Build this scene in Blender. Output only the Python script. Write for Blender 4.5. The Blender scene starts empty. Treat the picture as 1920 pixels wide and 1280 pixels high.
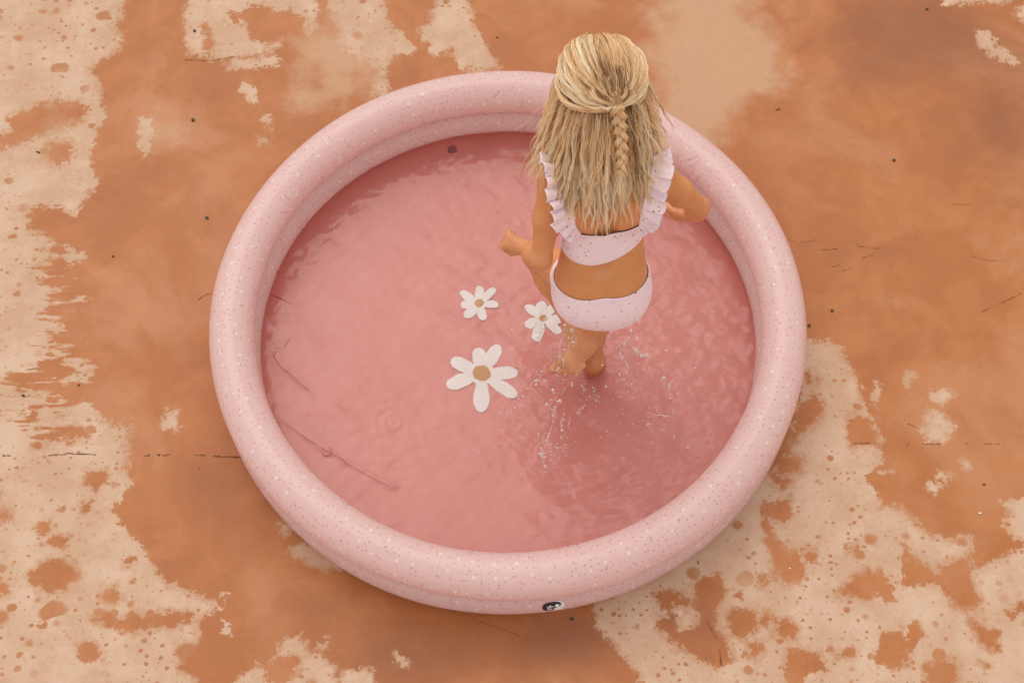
import bpy, bmesh, math, random
import numpy as np
from mathutils import Vector, Matrix

random.seed(7)
rng = np.random.default_rng(7)
S = bpy.context.scene
COL = S.collection
PI = math.pi

# ---------------------------------------------------------------- camera
CAM = np.array([0.006, -1.740, 3.303])
TILT = math.radians(27.785)
FPX = 2667.0                      # focal length in pixels of the 1920 px wide photograph
cd = bpy.data.cameras.new("camera")
cd.sensor_width = 36.0
cd.lens = FPX / 1920 * 36.0
cd.clip_start = 0.05
cd.clip_end = 3000
cam = bpy.data.objects.new("camera", cd)
cam.location = CAM
cam.rotation_euler = (TILT, 0, 0)
COL.objects.link(cam)
S.camera = cam

# ---------------------------------------------------------------- sky and sun (bright hazy overcast)
SUN_EL, SUN_AZ = math.radians(60), math.radians(-26)      # azimuth from +Y towards +X
W = bpy.data.worlds.new("World"); S.world = W; W.use_nodes = True
wn = W.node_tree; wn.nodes.clear()
sky = wn.nodes.new("ShaderNodeTexSky"); sky.sky_type = 'NISHITA'
sky.sun_disc = False
sky.sun_elevation = SUN_EL; sky.sun_rotation = SUN_AZ
sky.air_density = 1.0; sky.dust_density = 4.0; sky.ozone_density = 1.0
hs = wn.nodes.new("ShaderNodeHueSaturation"); hs.inputs['Saturation'].default_value = 0.12
bg = wn.nodes.new("ShaderNodeBackground"); bg.inputs['Strength'].default_value = 0.15
wo = wn.nodes.new("ShaderNodeOutputWorld")
wn.links.new(sky.outputs[0], hs.inputs['Color'])
wm = wn.nodes.new("ShaderNodeMix"); wm.data_type = 'RGBA'; wm.blend_type = 'MULTIPLY'; wm.inputs[0].default_value = 1.0
wm.inputs[7].default_value = (1.0, 0.95, 0.90, 1)          # warm haze
cm = wn.nodes.new("ShaderNodeMix"); cm.data_type = 'RGBA'; cm.inputs[0].default_value = 0.62
cm.inputs[7].default_value = (6.4, 6.4, 6.4, 1)            # even cloud veil over the whole dome
wn.links.new(hs.outputs[0], cm.inputs[6]); wn.links.new(cm.outputs[2], wm.inputs[6]); wn.links.new(wm.outputs[2], bg.inputs[0]); wn.links.new(bg.outputs[0], wo.inputs[0])
sl = bpy.data.lights.new("sun", 'SUN'); sl.energy = 0.58; sl.angle = math.radians(44); sl.color = (1.0, 0.93, 0.84)
so = bpy.data.objects.new("sun", sl)
sdir = Vector((math.sin(SUN_AZ) * math.cos(SUN_EL), math.cos(SUN_AZ) * math.cos(SUN_EL), math.sin(SUN_EL)))
so.rotation_euler = sdir.to_track_quat('Z', 'Y').to_euler(); so.location = sdir * 10
COL.objects.link(so)
S.view_settings.view_transform = 'Standard'; S.view_settings.look = 'None'
S.view_settings.gamma = 1.0; S.view_settings.use_curve_mapping = False
S.view_settings.exposure = 0.15
S.render.engine = 'CYCLES'
S.cycles.use_denoising = True
S.cycles.max_bounces = 10; S.cycles.transmission_bounces = 8; S.cycles.transparent_max_bounces = 12
S.cycles.sample_clamp_indirect = 6

# ---------------------------------------------------------------- helpers
_f = np.array([0, math.sin(TILT), -math.cos(TILT)]); _u = np.array([0, math.cos(TILT), math.sin(TILT)])
def at(px, py, z):
    """the place on the level plane z that the photograph shows at (px, py)"""
    d = np.array([(px - 960) / FPX, 0, 0]) + _f + _u * (640 - py) / FPX
    return CAM + d * (z - CAM[2]) / d[2]
def to_px(P):
    d = P - CAM; zz = d @ _f
    return 960 + FPX * d[:, 0] / zz, 640 - FPX * (d @ _u) / zz

def link(name, me, mat=None, parent=None, smooth=True):
    o = bpy.data.objects.new(name, me); COL.objects.link(o)
    if mat is not None:
        for m in (mat if isinstance(mat, (list, tuple)) else [mat]):
            me.materials.append(m)
    if smooth and hasattr(me, 'polygons'):
        me.polygons.foreach_set('use_smooth', np.ones(len(me.polygons), bool))
    if parent: o.parent = parent
    return o
def mesh(name, V, F, mat=None, parent=None, smooth=True):
    me = bpy.data.meshes.new(name)
    V = np.asarray(V, np.float32)
    if isinstance(F, np.ndarray):
        n, k = F.shape
        me.vertices.add(len(V)); me.vertices.foreach_set('co', V.ravel())
        me.loops.add(n * k); me.loops.foreach_set('vertex_index', F.astype(np.int32).ravel())
        me.polygons.add(n); me.polygons.foreach_set('loop_start', np.arange(0, n * k, k, dtype=np.int32))
        me.polygons.foreach_set('loop_total', np.full(n, k, np.int32))
        me.update(calc_edges=True)
    else:
        me.from_pydata(V.tolist(), [], F); me.update()
    return link(name, me, mat, parent, smooth)
def grid_faces(nu, nv, wrap_u=False, wrap_v=False):
    iu = np.arange(nu if wrap_u else nu - 1); iv = np.arange(nv if wrap_v else nv - 1)
    A, B = np.meshgrid(iu, iv, indexing='ij'); A = A.ravel(); B = B.ravel()
    A1 = (A + 1) % nu; B1 = (B + 1) % nv
    return np.stack([A * nv + B, A1 * nv + B, A1 * nv + B1, A * nv + B1], 1)
def tag(o, label=None, cat=None, group=None, kind=None):
    if label: o['label'] = label
    if cat: o['category'] = cat
    if group: o['group'] = group
    if kind: o['kind'] = kind
    return o
def empty(name, loc):
    o = bpy.data.objects.new(name, None); o.location = loc; COL.objects.link(o); return o
def adopt(child, parent):
    child.parent = parent
    child.matrix_parent_inverse = Matrix.Translation(-Vector(parent.location))

class M:
    """small node-graph writer"""
    def __init__(s, name):
        s.m = bpy.data.materials.new(name); s.m.use_nodes = True; s.t = s.m.node_tree; s.t.nodes.clear()
        s.out = s.n("OutputMaterial")
    def n(s, kind, **kw):
        nd = s.t.nodes.new("ShaderNode" + kind)
        for k, v in kw.items():
            if hasattr(nd, k): setattr(nd, k, v)
        return nd
    def set(s, sock, v):
        if isinstance(v, bpy.types.NodeSocket): s.t.links.new(v, sock)
        elif v is not None:
            if hasattr(sock.default_value, '__len__') and len(sock.default_value) == 4 and len(v) == 3: v = (*v, 1)
            sock.default_value = v
    def math(s, op, a, b=None, c=None, clamp=False):
        nd = s.n("Math", operation=op); nd.use_clamp = clamp
        for i, v in enumerate((a, b, c)):
            if v is not None: s.set(nd.inputs[i], v)
        return nd.outputs[0]
    def ramp(s, v, a, b, c=0.0, d=1.0, smooth=True):
        nd = s.n("MapRange", interpolation_type='SMOOTHSTEP' if smooth else 'LINEAR')
        for i, x in enumerate((v, a, b, c, d)): s.set(nd.inputs[i], x)
        return nd.outputs[0]
    def mix(s, f, a, b, blend='MIX'):
        nd = s.n("Mix", data_type='RGBA', blend_type=blend)
        s.set(nd.inputs[0], f); s.set(nd.inputs[6], a); s.set(nd.inputs[7], b)
        return nd.outputs[2]
    def noise(s, vec, scale, detail=2, rough=0.5, dist=0.0):
        nd = s.n("TexNoise"); s.set(nd.inputs['Vector'], vec); s.set(nd.inputs['Scale'], scale)
        s.set(nd.inputs['Detail'], detail); s.set(nd.inputs['Roughness'], rough); s.set(nd.inputs['Distortion'], dist)
        return nd
    def vor(s, vec, scale, rnd=1.0, feature='F1', dims='2D'):
        nd = s.n("TexVoronoi", feature=feature, voronoi_dimensions=dims); s.set(nd.inputs['Vector'], vec); s.set(nd.inputs['Scale'], scale)
        s.set(nd.inputs['Randomness'], rnd); return nd
    def mapping(s, vec, scale=(1, 1, 1), rot=(0, 0, 0), loc=(0, 0, 0)):
        nd = s.n("Mapping"); s.set(nd.inputs[0], vec); s.set(nd.inputs[1], loc); s.set(nd.inputs[2], rot); s.set(nd.inputs[3], scale)
        return nd.outputs[0]
    def attr(s, name):
        nd = s.n("Attribute"); nd.attribute_name = name; return nd
    def bsdf(s, col, rough=0.5, **kw):
        nd = s.n("BsdfPrincipled"); s.set(nd.inputs['Base Color'], col); s.set(nd.inputs['Roughness'], rough)
        for k, v in kw.items(): s.set(nd.inputs[k.replace('_', ' ')], v)
        s.t.links.new(nd.outputs[0], s.out.inputs[0]); s.b = nd; return nd
    def bump(s, h, strength=0.3, dist=0.002):
        nd = s.n("Bump"); s.set(nd.inputs['Height'], h); s.set(nd.inputs['Strength'], strength); s.set(nd.inputs['Distance'], dist)
        s.t.links.new(nd.outputs[0], s.b.inputs['Normal'])
    def obj(s): return s.n("TexCoord").outputs['Object']

# ---------------------------------------------------------------- ground: painted concrete, half dried
def poly_sdf(X, Y, pts):
    pts = np.array(pts, float); d = np.full(X.shape, 1e9); inside = np.zeros(X.shape, bool)
    n = len(pts)
    for i in range(n):
        ax, ay = pts[i]; bx, by = pts[(i + 1) % n]
        ex, ey = bx - ax, by - ay; wx, wy = X - ax, Y - ay
        tt = np.clip((wx * ex + wy * ey) / (ex * ex + ey * ey + 1e-9), 0, 1)
        d = np.minimum(d, (wx - ex * tt) ** 2 + (wy - ey * tt) ** 2)
        c = ((ay <= Y) & (by > Y)) | ((by <= Y) & (ay > Y))
        with np.errstate(divide='ignore', invalid='ignore'):
            xi = ax + (Y - ay) / (by - ay if by != ay else 1e-9) * ex
        inside ^= c & (X < xi)
    return np.where(inside, 1, -1) * np.sqrt(d)

DRY = [
 [(-200,-200),(250,-200),(235,0),(228,35),(212,52),(232,68),(228,92),(200,105),(168,130),(190,160),(188,195),(205,215),(190,235),(180,262),(166,290),(186,345),(165,365),(140,402),(112,392),(85,386),(60,388),(52,405),(55,432),(96,440),(102,486),(80,500),(20,540),(-200,560)],
 [(-200,500),(70,500),(98,560),(108,600),(112,650),(150,672),(175,690),(160,740),(190,790),(248,800),(240,858),(236,880),(246,905),(205,955),(226,985),(268,1025),(312,1090),(345,1105),(400,1125),(412,1140),(372,1162),(374,1200),(330,1255),(372,1275),(375,1500),(-200,1500)],
 [(425,1290),(470,1255),(505,1240),(540,1200),(566,1195),(575,1215),(600,1225),(625,1250),(640,1300)],
 [(596,1212),(612,1196),(624,1200),(608,1218)],
 [(345,15),(390,-30),(600,-60),(595,30),(592,62),(575,60),(570,30),(530,18),(480,12),(440,30),(462,48),(470,70),(498,88),(528,78),(522,92),(470,105),(400,110),(353,100),(350,60)],
 [(420,118),(470,112),(526,108),(520,120),(460,128),(424,132)],
 [(612,-40),(712,-40),(728,40),(780,90),(776,100),(735,105),(722,140),(735,165),(720,180),(700,176),(694,165),(706,130),(690,118),(672,110),(655,92),(632,84),(635,60),(618,30)],
 [(760,-40),(868,-40),(890,50),(915,85),(938,130),(905,132),(860,125),(848,95),(812,105),(790,60),(806,40),(815,0)],
 [(452,152),(470,160),(486,188),(478,196),(462,180),(448,168)],
 [(492,215),(505,218),(506,240),(495,236)], [(482,255),(500,262),(512,268),(486,270)],
 [(262,222),(280,226),(286,250),(276,258),(286,275),(272,292),(262,270)],
 [(124,462),(140,470),(160,476),(158,487),(140,488),(132,508),(118,512),(122,484)],
 [(138,560),(158,552),(160,566),(144,572),(110,575),(88,572),(92,562)],
 [(318,770),(330,772),(334,802),(306,800)],
 [(524,985),(540,970),(552,985),(532,1002)],
 [(545,1030),(570,1020),(600,1022),(640,1040),(660,1062),(600,1062),(560,1045)],
 [(418,1105),(430,1110),(424,1124),(416,1118)], [(414,1158),(426,1168),(432,1188),(418,1184)],
 [(738,1222),(752,1230),(768,1250),(752,1246),(742,1240)], [(640,1258),(700,1256),(702,1290),(640,1290)],
 # lower right
 [(1496,640),(1550,640),(1582,652),(1590,680),(1606,700),(1618,752),(1640,790),(1662,830),(1655,868),(1630,884),(1612,905),(1640,912),(1650,950),(1690,950),(1720,985),(1745,1005),(1792,1012),(1798,1000),(1825,1010),(1818,1030),(1834,1062),(1880,1040),(1960,1010),(1980,1500),(1196,1500),(1192,1262),(1160,1220),(1128,1195),(1120,1165),(1104,1128),(1180,1090),(1300,1020),(1400,930),(1480,850),(1500,740)],
 [(1690,700),(1712,694),(1716,704),(1700,728),(1690,720)],
 [(1645,716),(1650,740),(1636,762),(1634,740)],
 [(1745,738),(1770,730),(1784,742),(1768,760),(1748,752)],
 [(1740,770),(1772,770),(1790,800),(1768,828),(1742,826),(1730,806)],
 [(1802,862),(1820,868),(1816,880),(1806,876)], [(1645,880),(1672,884),(1664,892),(1644,888)],
 [(1766,884),(1786,892),(1776,898),(1762,890)], [(1738,905),(1756,912),(1752,922),(1740,916)],
 [(1872,942),(1900,936),(1960,935),(1960,1020),(1900,1010),(1882,985),(1890,960)],
 [(1832,58),(1850,56),(1872,84),(1894,102),(1912,116),(1900,122),(1876,112),(1840,88),(1832,72)],
 [(1768,-30),(1880,-30),(1890,8),(1860,6),(1770,6)], [(1900,24),(1924,10),(1924,40),(1906,38)],
]
WET = [
 [(8,222),(60,200),(110,188),(150,190),(170,206),(150,228),(100,246),(50,268),(-20,282),(-20,262),(20,246)],
 [(85,268),(130,266),(145,292),(110,312),(80,300)],
 [(52,1074),(78,1055),(100,1042),(118,1040),(140,1058),(148,1086),(120,1100),(92,1106),(60,1096)],
 [(146,1212),(160,1203),(182,1206),(190,1222),(184,1238),(160,1244),(144,1232)],
 [(92,1008),(108,1000),(132,1006),(130,1022),(108,1030),(94,1022)], [(76,980),(90,976),(98,990),(84,1004),(70,996)],
 [(170,1160),(200,1142),(220,1158),(250,1150),(284,1152),(300,1146),(360,1148),(362,1164),(330,1170),(262,1176),(250,1186)],
 [(230,1046),(256,1044),(250,1060),(232,1062)], [(190,1100),(214,1098),(230,1122),(212,1134),(190,1120)],
 [(165,880),(200,884),(202,906),(180,918),(160,902)], [(-10,955),(20,955),(26,970),(10,980),(-10,975)],
 [(-20,1090),(12,1096),(16,1110),(-20,1118)], [(150,950),(170,940),(168,958),(152,962)],
 [(28,700),(110,676),(140,690),(120,712),(60,726),(30,726)], [(90,740),(150,716),(170,724),(150,744),(100,762)],
 [(34,778),(76,768),(70,790),(44,800)], [(170,816),(112,822),(70,834),(60,826),(110,800),(150,795)],
 [(375,50),(384,42),(400,60),(404,84),(392,98),(382,96),(384,70)],
 [(430,28),(446,26),(454,44),(436,48)], [(500,1246),(530,1228),(562,1232),(556,1262),(520,1290),(500,1280)],
 [(1505,690),(1520,694),(1540,715),(1528,722),(1506,722)], [(1498,760),(1530,740),(1545,765),(1530,790),(1500,815),(1488,840),(1470,890),(1440,900),(1466,860)],
 [(1590,780),(1630,780),(1640,800),(1655,832),(1600,842),(1585,815)], [(1450,852),(1492,850),(1510,862),(1498,884),(1470,886),(1452,870)],
 [(1450,895),(1476,892),(1486,905),(1470,918),(1450,910)],
 [(1424,950),(1446,940),(1478,932),(1486,960),(1470,980),(1454,968),(1440,972),(1452,1005),(1470,1022),(1500,1044),(1516,1072),(1504,1096),(1470,1098),(1446,1070),(1440,1040),(1430,1000)],
 [(1505,1028),(1528,1026),(1530,1052),(1510,1054)], [(1585,1022),(1608,1024),(1602,1040),(1588,1036)],
 [(1600,1082),(1618,1070),(1656,1066),(1672,1098),(1680,1126),(1660,1130),(1636,1112),(1622,1124),(1570,1110)],
 [(1690,1010),(1706,1040),(1740,1060),(1766,1084),(1750,1100),(1690,1100),(1678,1092),(1694,1076)],
 [(1762,1060),(1784,1050),(1820,1040),(1824,1080),(1838,1122),(1834,1142),(1800,1150),(1780,1130),(1748,1090)],
 [(1364,1142),(1378,1138),(1410,1140),(1424,1158),(1418,1182),(1390,1200),(1368,1190)],
 [(1420,1152),(1440,1148),(1450,1160),(1442,1172),(1424,1168)], [(1455,1160),(1490,1164),(1500,1182),(1484,1196),(1450,1188)],
 [(1402,1206),(1424,1200),(1432,1214),(1424,1230),(1406,1228)],
 [(1300,1098),(1320,1080),(1348,1074),(1358,1110),(1360,1122),(1346,1136),(1344,1168),(1368,1200),(1374,1240),(1350,1256),(1318,1236),(1290,1220),(1262,1206),(1276,1180),(1300,1168),(1304,1148)],
 [(1228,1112),(1244,1108),(1290,1112),(1302,1130),(1286,1144),(1262,1136),(1240,1144)],
 [(1262,1148),(1230,1156),(1228,1178),(1262,1206),(1290,1220),(1280,1190)],
 [(1420,1078),(1440,1076),(1438,1100),(1420,1098)], [(1376,1104),(1392,1104),(1390,1122),(1376,1118)],
 [(1700,1168),(1716,1160),(1734,1190),(1722,1212),(1700,1206)], [(1650,1190),(1690,1176),(1712,1220),(1676,1260),(1640,1240)],
 [(1480,1216),(1540,1226),(1552,1256),(1520,1262),(1480,1300),(1470,1260)], [(1738,1250),(1770,1236),(1800,1250),(1790,1300),(1740,1300)],
 [(1812,1150),(1858,1172),(1880,1180),(1872,1224),(1846,1214),(1820,1190)], [(1884,1140),(1910,1148),(1900,1164),(1886,1156)],
 [(1906,1126),(1930,1126),(1930,1150),(1906,1142)], [(1560,1222),(1600,1214),(1604,1230),(1570,1234)],
 [(1640,1232),(1690,1232),(1700,1246),(1650,1246)], [(1836,1240),(1860,1244),(1850,1260)],
]
xf = np.arange(-1.80, 1.80, 0.007); yf = np.arange(-1.15, 1.75, 0.007)
outg = np.array([0.03, 0.08, 0.18, 0.4, 0.8, 1.6, 3, 6, 12, 30, 80, 200, 500, 1200])
gx = np.concatenate([(xf[0] - outg)[::-1], xf, xf[-1] + outg]); gy = np.concatenate([(yf[0] - outg)[::-1], yf, yf[-1] + outg])
GX, GY = np.meshgrid(gx, gy, indexing='ij')
GV = np.stack([GX.ravel(), GY.ravel(), np.zeros(GX.size)], 1)
pxx, pyy = to_px(GV)
front = ((GV - CAM) @ _f) > 0.5
pxx = np.where(front, np.clip(pxx, -3000, 5000), -3000); pyy = np.where(front, np.clip(pyy, -3000, 4000), -3000)
inner = (pxx > -260) & (pxx < 2180) & (pyy > -260) & (pyy < 1560)
fi = np.where(inner)[0]
Fd = np.full(len(GV), -60.0)
X_, Y_ = pxx[fi], pyy[fi]
d = np.full(len(fi), -60.0)
for p in DRY: d = np.maximum(d, poly_sdf(X_, Y_, p))
for p in WET: d = np.minimum(d, -poly_sdf(X_, Y_, p))
Fd[fi] = d
# the same kind of blotches beyond the frame
wild = np.zeros(len(GV))
for k in range(14):
    a = rng.uniform(0, 2 * PI); l = rng.uniform(0.35, 1.6)
    wild += np.sin((GV[:, 0] * math.cos(a) + GV[:, 1] * math.sin(a)) * 2 * PI / l + rng.uniform(0, 6.28)) * l
wild = np.clip(wild * 14, -50, 50)
edge = np.maximum.reduce([-pxx, pxx - 1920, -pyy, pyy - 1280, np.zeros(len(GV))])
wgt = np.clip(edge / 220, 0, 1)
Fd = Fd * (1 - wgt) + wild * wgt
Fd = np.clip(Fd, -60, 60)
streak = np.exp(-((pxx - 60) / 110) ** 2 - ((pyy - 640) / 190) ** 2) * 1.1
streak = np.minimum(streak, 1) * (pxx < 260)
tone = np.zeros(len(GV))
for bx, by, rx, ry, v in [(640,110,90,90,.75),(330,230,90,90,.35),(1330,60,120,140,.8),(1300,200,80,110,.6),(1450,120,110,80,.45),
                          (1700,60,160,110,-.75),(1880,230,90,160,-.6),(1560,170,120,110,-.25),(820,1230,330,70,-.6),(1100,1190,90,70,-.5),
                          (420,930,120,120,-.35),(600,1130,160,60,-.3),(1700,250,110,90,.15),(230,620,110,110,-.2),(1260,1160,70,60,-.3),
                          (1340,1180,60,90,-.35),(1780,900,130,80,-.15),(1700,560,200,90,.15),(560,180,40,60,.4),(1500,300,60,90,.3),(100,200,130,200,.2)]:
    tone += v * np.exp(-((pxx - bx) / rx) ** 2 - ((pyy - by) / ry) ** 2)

g = M("painted_concrete")
co = g.obj()
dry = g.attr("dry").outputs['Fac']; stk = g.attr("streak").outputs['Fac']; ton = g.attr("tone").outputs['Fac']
n1 = g.noise(co, 11, 3, .6).outputs['Fac']; n2 = g.noise(co, 48, 4, .65).outputs['Fac']; n3 = g.noise(co, 150, 3, .6).outputs['Fac']
st = g.noise(g.mapping(co, (9, 46, 1), (0, 0, math.radians(14))), 1.0, 3, .6, .6).outputs['Fac']
patch = g.noise(co, 3.3, 2, .5).outputs['Fac']
s1 = g.math('MULTIPLY', g.math('SUBTRACT', n1, .5), 26)
s2 = g.math('MULTIPLY', g.math('SUBTRACT', n2, .5), 44)
s3 = g.math('MULTIPLY', g.math('SUBTRACT', n3, .5), 20)
s4 = g.math('MULTIPLY', g.math('MULTIPLY', g.math('SUBTRACT', st, .53), 190), stk)
tot = g.math('ADD', g.math('ADD', g.math('ADD', dry, s1), g.math('ADD', s2, s3)), s4)
# drops of wet on the dry parts
def drops(scale, rmax, cut, seed):
    warp = g.n("VectorMath", operation='ADD'); wsc = g.n("VectorMath", operation='SCALE')
    g.set(wsc.inputs[0], g.noise(co, scale * 2.2, 2, .5).outputs['Color']); wsc.inputs[3].default_value = 0.22 / scale
    g.set(warp.inputs[0], g.mapping(co, (1, 1.15, 1), loc=(seed, seed * .7, 0))); g.set(warp.inputs[1], wsc.outputs[0])
    v = g.vor(warp.outputs[0], scale, 1.0)
    sep = g.n("SeparateColor"); g.set(sep.inputs[0], v.outputs['Color'])
    rad = g.math('MULTIPLY', g.math('POWER', sep.outputs[0], 3.5), rmax)
    on = g.math('GREATER_THAN', sep.outputs[1], cut)
    dd = g.math('SUBTRACT', v.outputs['Distance'], g.math('MULTIPLY', rad, on))
    return g.ramp(dd, -.03, g.ramp(sep.outputs[2], 0, 1, .03, .14, False), 1, 0)
dr = g.math('MAXIMUM', drops(9, .24, .5, 1.3), drops(24, .32, .55, 5.1))
dr = g.math('MAXIMUM', dr, drops(60, .34, .55, 9.7))
wid = g.ramp(g.noise(co, 5.1, 3, .6).outputs['Fac'], .42, .66, 1.6, 13)
wetmask = g.ramp(tot, g.math('MULTIPLY', wid, -1), wid, 1, 0)
half = g.math('MULTIPLY', g.ramp(tot, 2, 14, 1, 0), g.ramp(patch, .44, .60, 0, .42))      # damp fringe
wetmask = g.math('MAXIMUM', wetmask, half)
wetmask = g.math('MAXIMUM', wetmask, g.math('MULTIPLY', dr, g.ramp(patch, .42, .56, .25, 1)))
mott = g.noise(co, 70, 5, .7).outputs['Fac']
# half dried film: paler veil inside the wet
film = g.ramp(g.noise(co, 6, 5, .62, .8).outputs['Fac'], .40, .68)
wet_c = g.mix(film, (0.45, 0.145, 0.035), (0.53, 0.190, 0.057))
big = g.noise(co, 2.4, 5, .6, .5).outputs['Fac']
wet_c = g.mix(g.ramp(big, .50, .66, 0, .55), wet_c, (0.60, 0.275, 0.130))
wet_c = g.mix(g.ramp(big, .48, .34, 0, .5), wet_c, (0.36, 0.108, 0.030))
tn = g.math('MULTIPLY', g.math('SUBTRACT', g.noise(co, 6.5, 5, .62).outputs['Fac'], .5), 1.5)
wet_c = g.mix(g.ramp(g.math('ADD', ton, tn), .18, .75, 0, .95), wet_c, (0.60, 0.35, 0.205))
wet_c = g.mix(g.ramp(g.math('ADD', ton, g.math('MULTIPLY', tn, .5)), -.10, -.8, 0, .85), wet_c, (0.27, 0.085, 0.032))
dryc = g.mix(g.ramp(g.noise(co, 9, 5, .6).outputs['Fac'], .35, .7), (0.63, 0.42, 0.285), (0.74, 0.54, 0.40))
edgec = g.ramp(tot, -9, 0, 0, .35)
wet_c = g.mix(edgec, wet_c, (0.50, 0.25, 0.12))
base = g.mix(wetmask, dryc, wet_c)
base = g.mix(g.ramp(mott, .35, .68, .20, 0, False), base, g.mix(.5, base, (0.20, 0.07, 0.025)))
# grain and stains, hairline scratches
gr = g.noise(co, 420, 3, .7).outputs['Fac']
base = g.mix(g.ramp(gr, .3, .72, .34, 0, False), base, (0.25, 0.11, 0.05))
scn = g.noise(g.mapping(co, (1.0, 2.4, 1), (0, 0, .25)), 7, 4, .62, 1.2).outputs['Fac']
sc = g.ramp(g.math('ABSOLUTE', g.math('SUBTRACT', scn, .5)), 0.0, .0035, 1, 0)
sc = g.math('MULTIPLY', sc, g.ramp(g.noise(co, 4.2, 3, .6).outputs['Fac'], .56, .66))
sc = g.math('MULTIPLY', sc, wetmask)
base = g.mix(g.math('MULTIPLY', sc, .42), base, (0.16, 0.05, 0.02))
spk = g.vor(co, 38, 1.0); sps = g.n("SeparateColor"); g.set(sps.inputs[0], spk.outputs['Color'])
speck = g.math('MULTIPLY', g.ramp(spk.outputs['Distance'], .03, .06, 1, 0), g.math('GREATER_THAN', sps.outputs[2], .93))
base = g.mix(g.math('MULTIPLY', speck, .7), base, (0.13, 0.055, 0.03))
g.bsdf(base, g.ramp(wetmask, 0, 1, .85, .55, False), Specular_IOR_Level=g.ramp(wetmask, 0, 1, .25, .42, False))
hgt = g.math('ADD', g.math('MULTIPLY', n3, .5), g.math('ADD', g.math('MULTIPLY', gr, .35), g.math('MULTIPLY', sc, -1.2)))
g.bump(hgt, .22, .0025)
ground = mesh("ground", GV, grid_faces(len(gx), len(gy)), g.m)
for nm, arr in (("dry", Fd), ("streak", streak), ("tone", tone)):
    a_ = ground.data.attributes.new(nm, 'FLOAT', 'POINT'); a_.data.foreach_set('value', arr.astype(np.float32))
tag(ground, kind='structure')

# joints and cracks: grooves packed with dark dirt, children of the ground
mc = M("crack_dirt"); mc.bsdf(mc.mix(mc.noise(mc.obj(), 90, 3, .6).outputs['Fac'], (0.07, 0.028, 0.014), (0.24, 0.09, 0.04)), .95)
def crack(name, pts, w0, gaps=0.0, jit=1.5, seed=1):
    r = random.Random(seed); P = []
    for (ax, ay), (bx, by) in zip(pts[:-1], pts[1:]):
        n = max(2, int(math.hypot(bx - ax, by - ay) / 5))
        for i in range(n): P.append((ax + (bx - ax) * i / n, ay + (by - ay) * i / n + r.uniform(-jit, jit)))
    P.append(pts[-1]); V = []; F = []; on = True
    ws = [max(0.0001, w0 * (0.25 + abs(r.gauss(0, .7)))) for _ in P]
    for i, p in enumerate(P):
        q = at(p[0], p[1], 0.0012); nx = at(P[min(i + 1, len(P) - 1)][0], P[min(i + 1, len(P) - 1)][1], 0.0012) - at(P[max(i - 1, 0)][0], P[max(i - 1, 0)][1], 0.0012)
        t_ = nx / (np.linalg.norm(nx) + 1e-9); s_ = np.array([-t_[1], t_[0], 0]) * ws[i]
        V += [q + s_, q - s_]
        if i:
            if r.random() < gaps: on = not on
            if on: F.append((2 * i - 2, 2 * i - 1, 2 * i + 1, 2 * i))
    return mesh(name, V, F, mc.m, ground)
crack("joint", [(-60,852),(60,855),(130,850),(240,854),(340,852),(440,856),(520,856)], .0014, .12, 1.2, 3)
crack("joint", [(1600,830),(1640,830),(1740,832),(1830,831),(1980,835)], .0007, .2, .9, 5)
crack("crack", [(1308,1050),(1316,1078),(1312,1110),(1320,1150),(1332,1178),(1346,1200),(1350,1222),(1352,1246)], .0011, .06, 1.2, 8)
crack("crack", [(1700,838),(1718,800),(1696,792)], .0006, .2, 1, 9)
crack("crack", [(372,562),(385,553),(400,549)], .0009, 0, .6, 4)
crack("crack", [(345,112),(395,114),(440,106)], .0007, 0, .5, 6)
crack("crack", [(1560,500),(1610,485),(1640,478)], .0005, .1, .8, 12)
crack("crack", [(1540,468),(1590,466),(1604,452),(1612,462),(1650,466)], .0005, .15, .8, 13)
crack("crack", [(1480,450),(1510,454),(1530,450)], .0005, .15, .8, 14)
crack("crack", [(1570,510),(1600,503),(1618,495)], .0005, .1, .6, 15)
crack("crack", [(1840,585),(1890,562),(1925,545)], .0006, .1, .8, 16)
crack("crack", [(835,1140),(880,1158),(940,1178),(1000,1202)], .0005, .1, .6, 17)
crack("crack", [(1820,480),(1860,490),(1878,486),(1880,494)], .0004, .1, .6, 18)
crack("crack", [(1785,382),(1820,384)], .0006, 0, .6, 19)
crack("crack", [(355,870),(380,880),(410,888)], .0006, .1, .6, 20)

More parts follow.
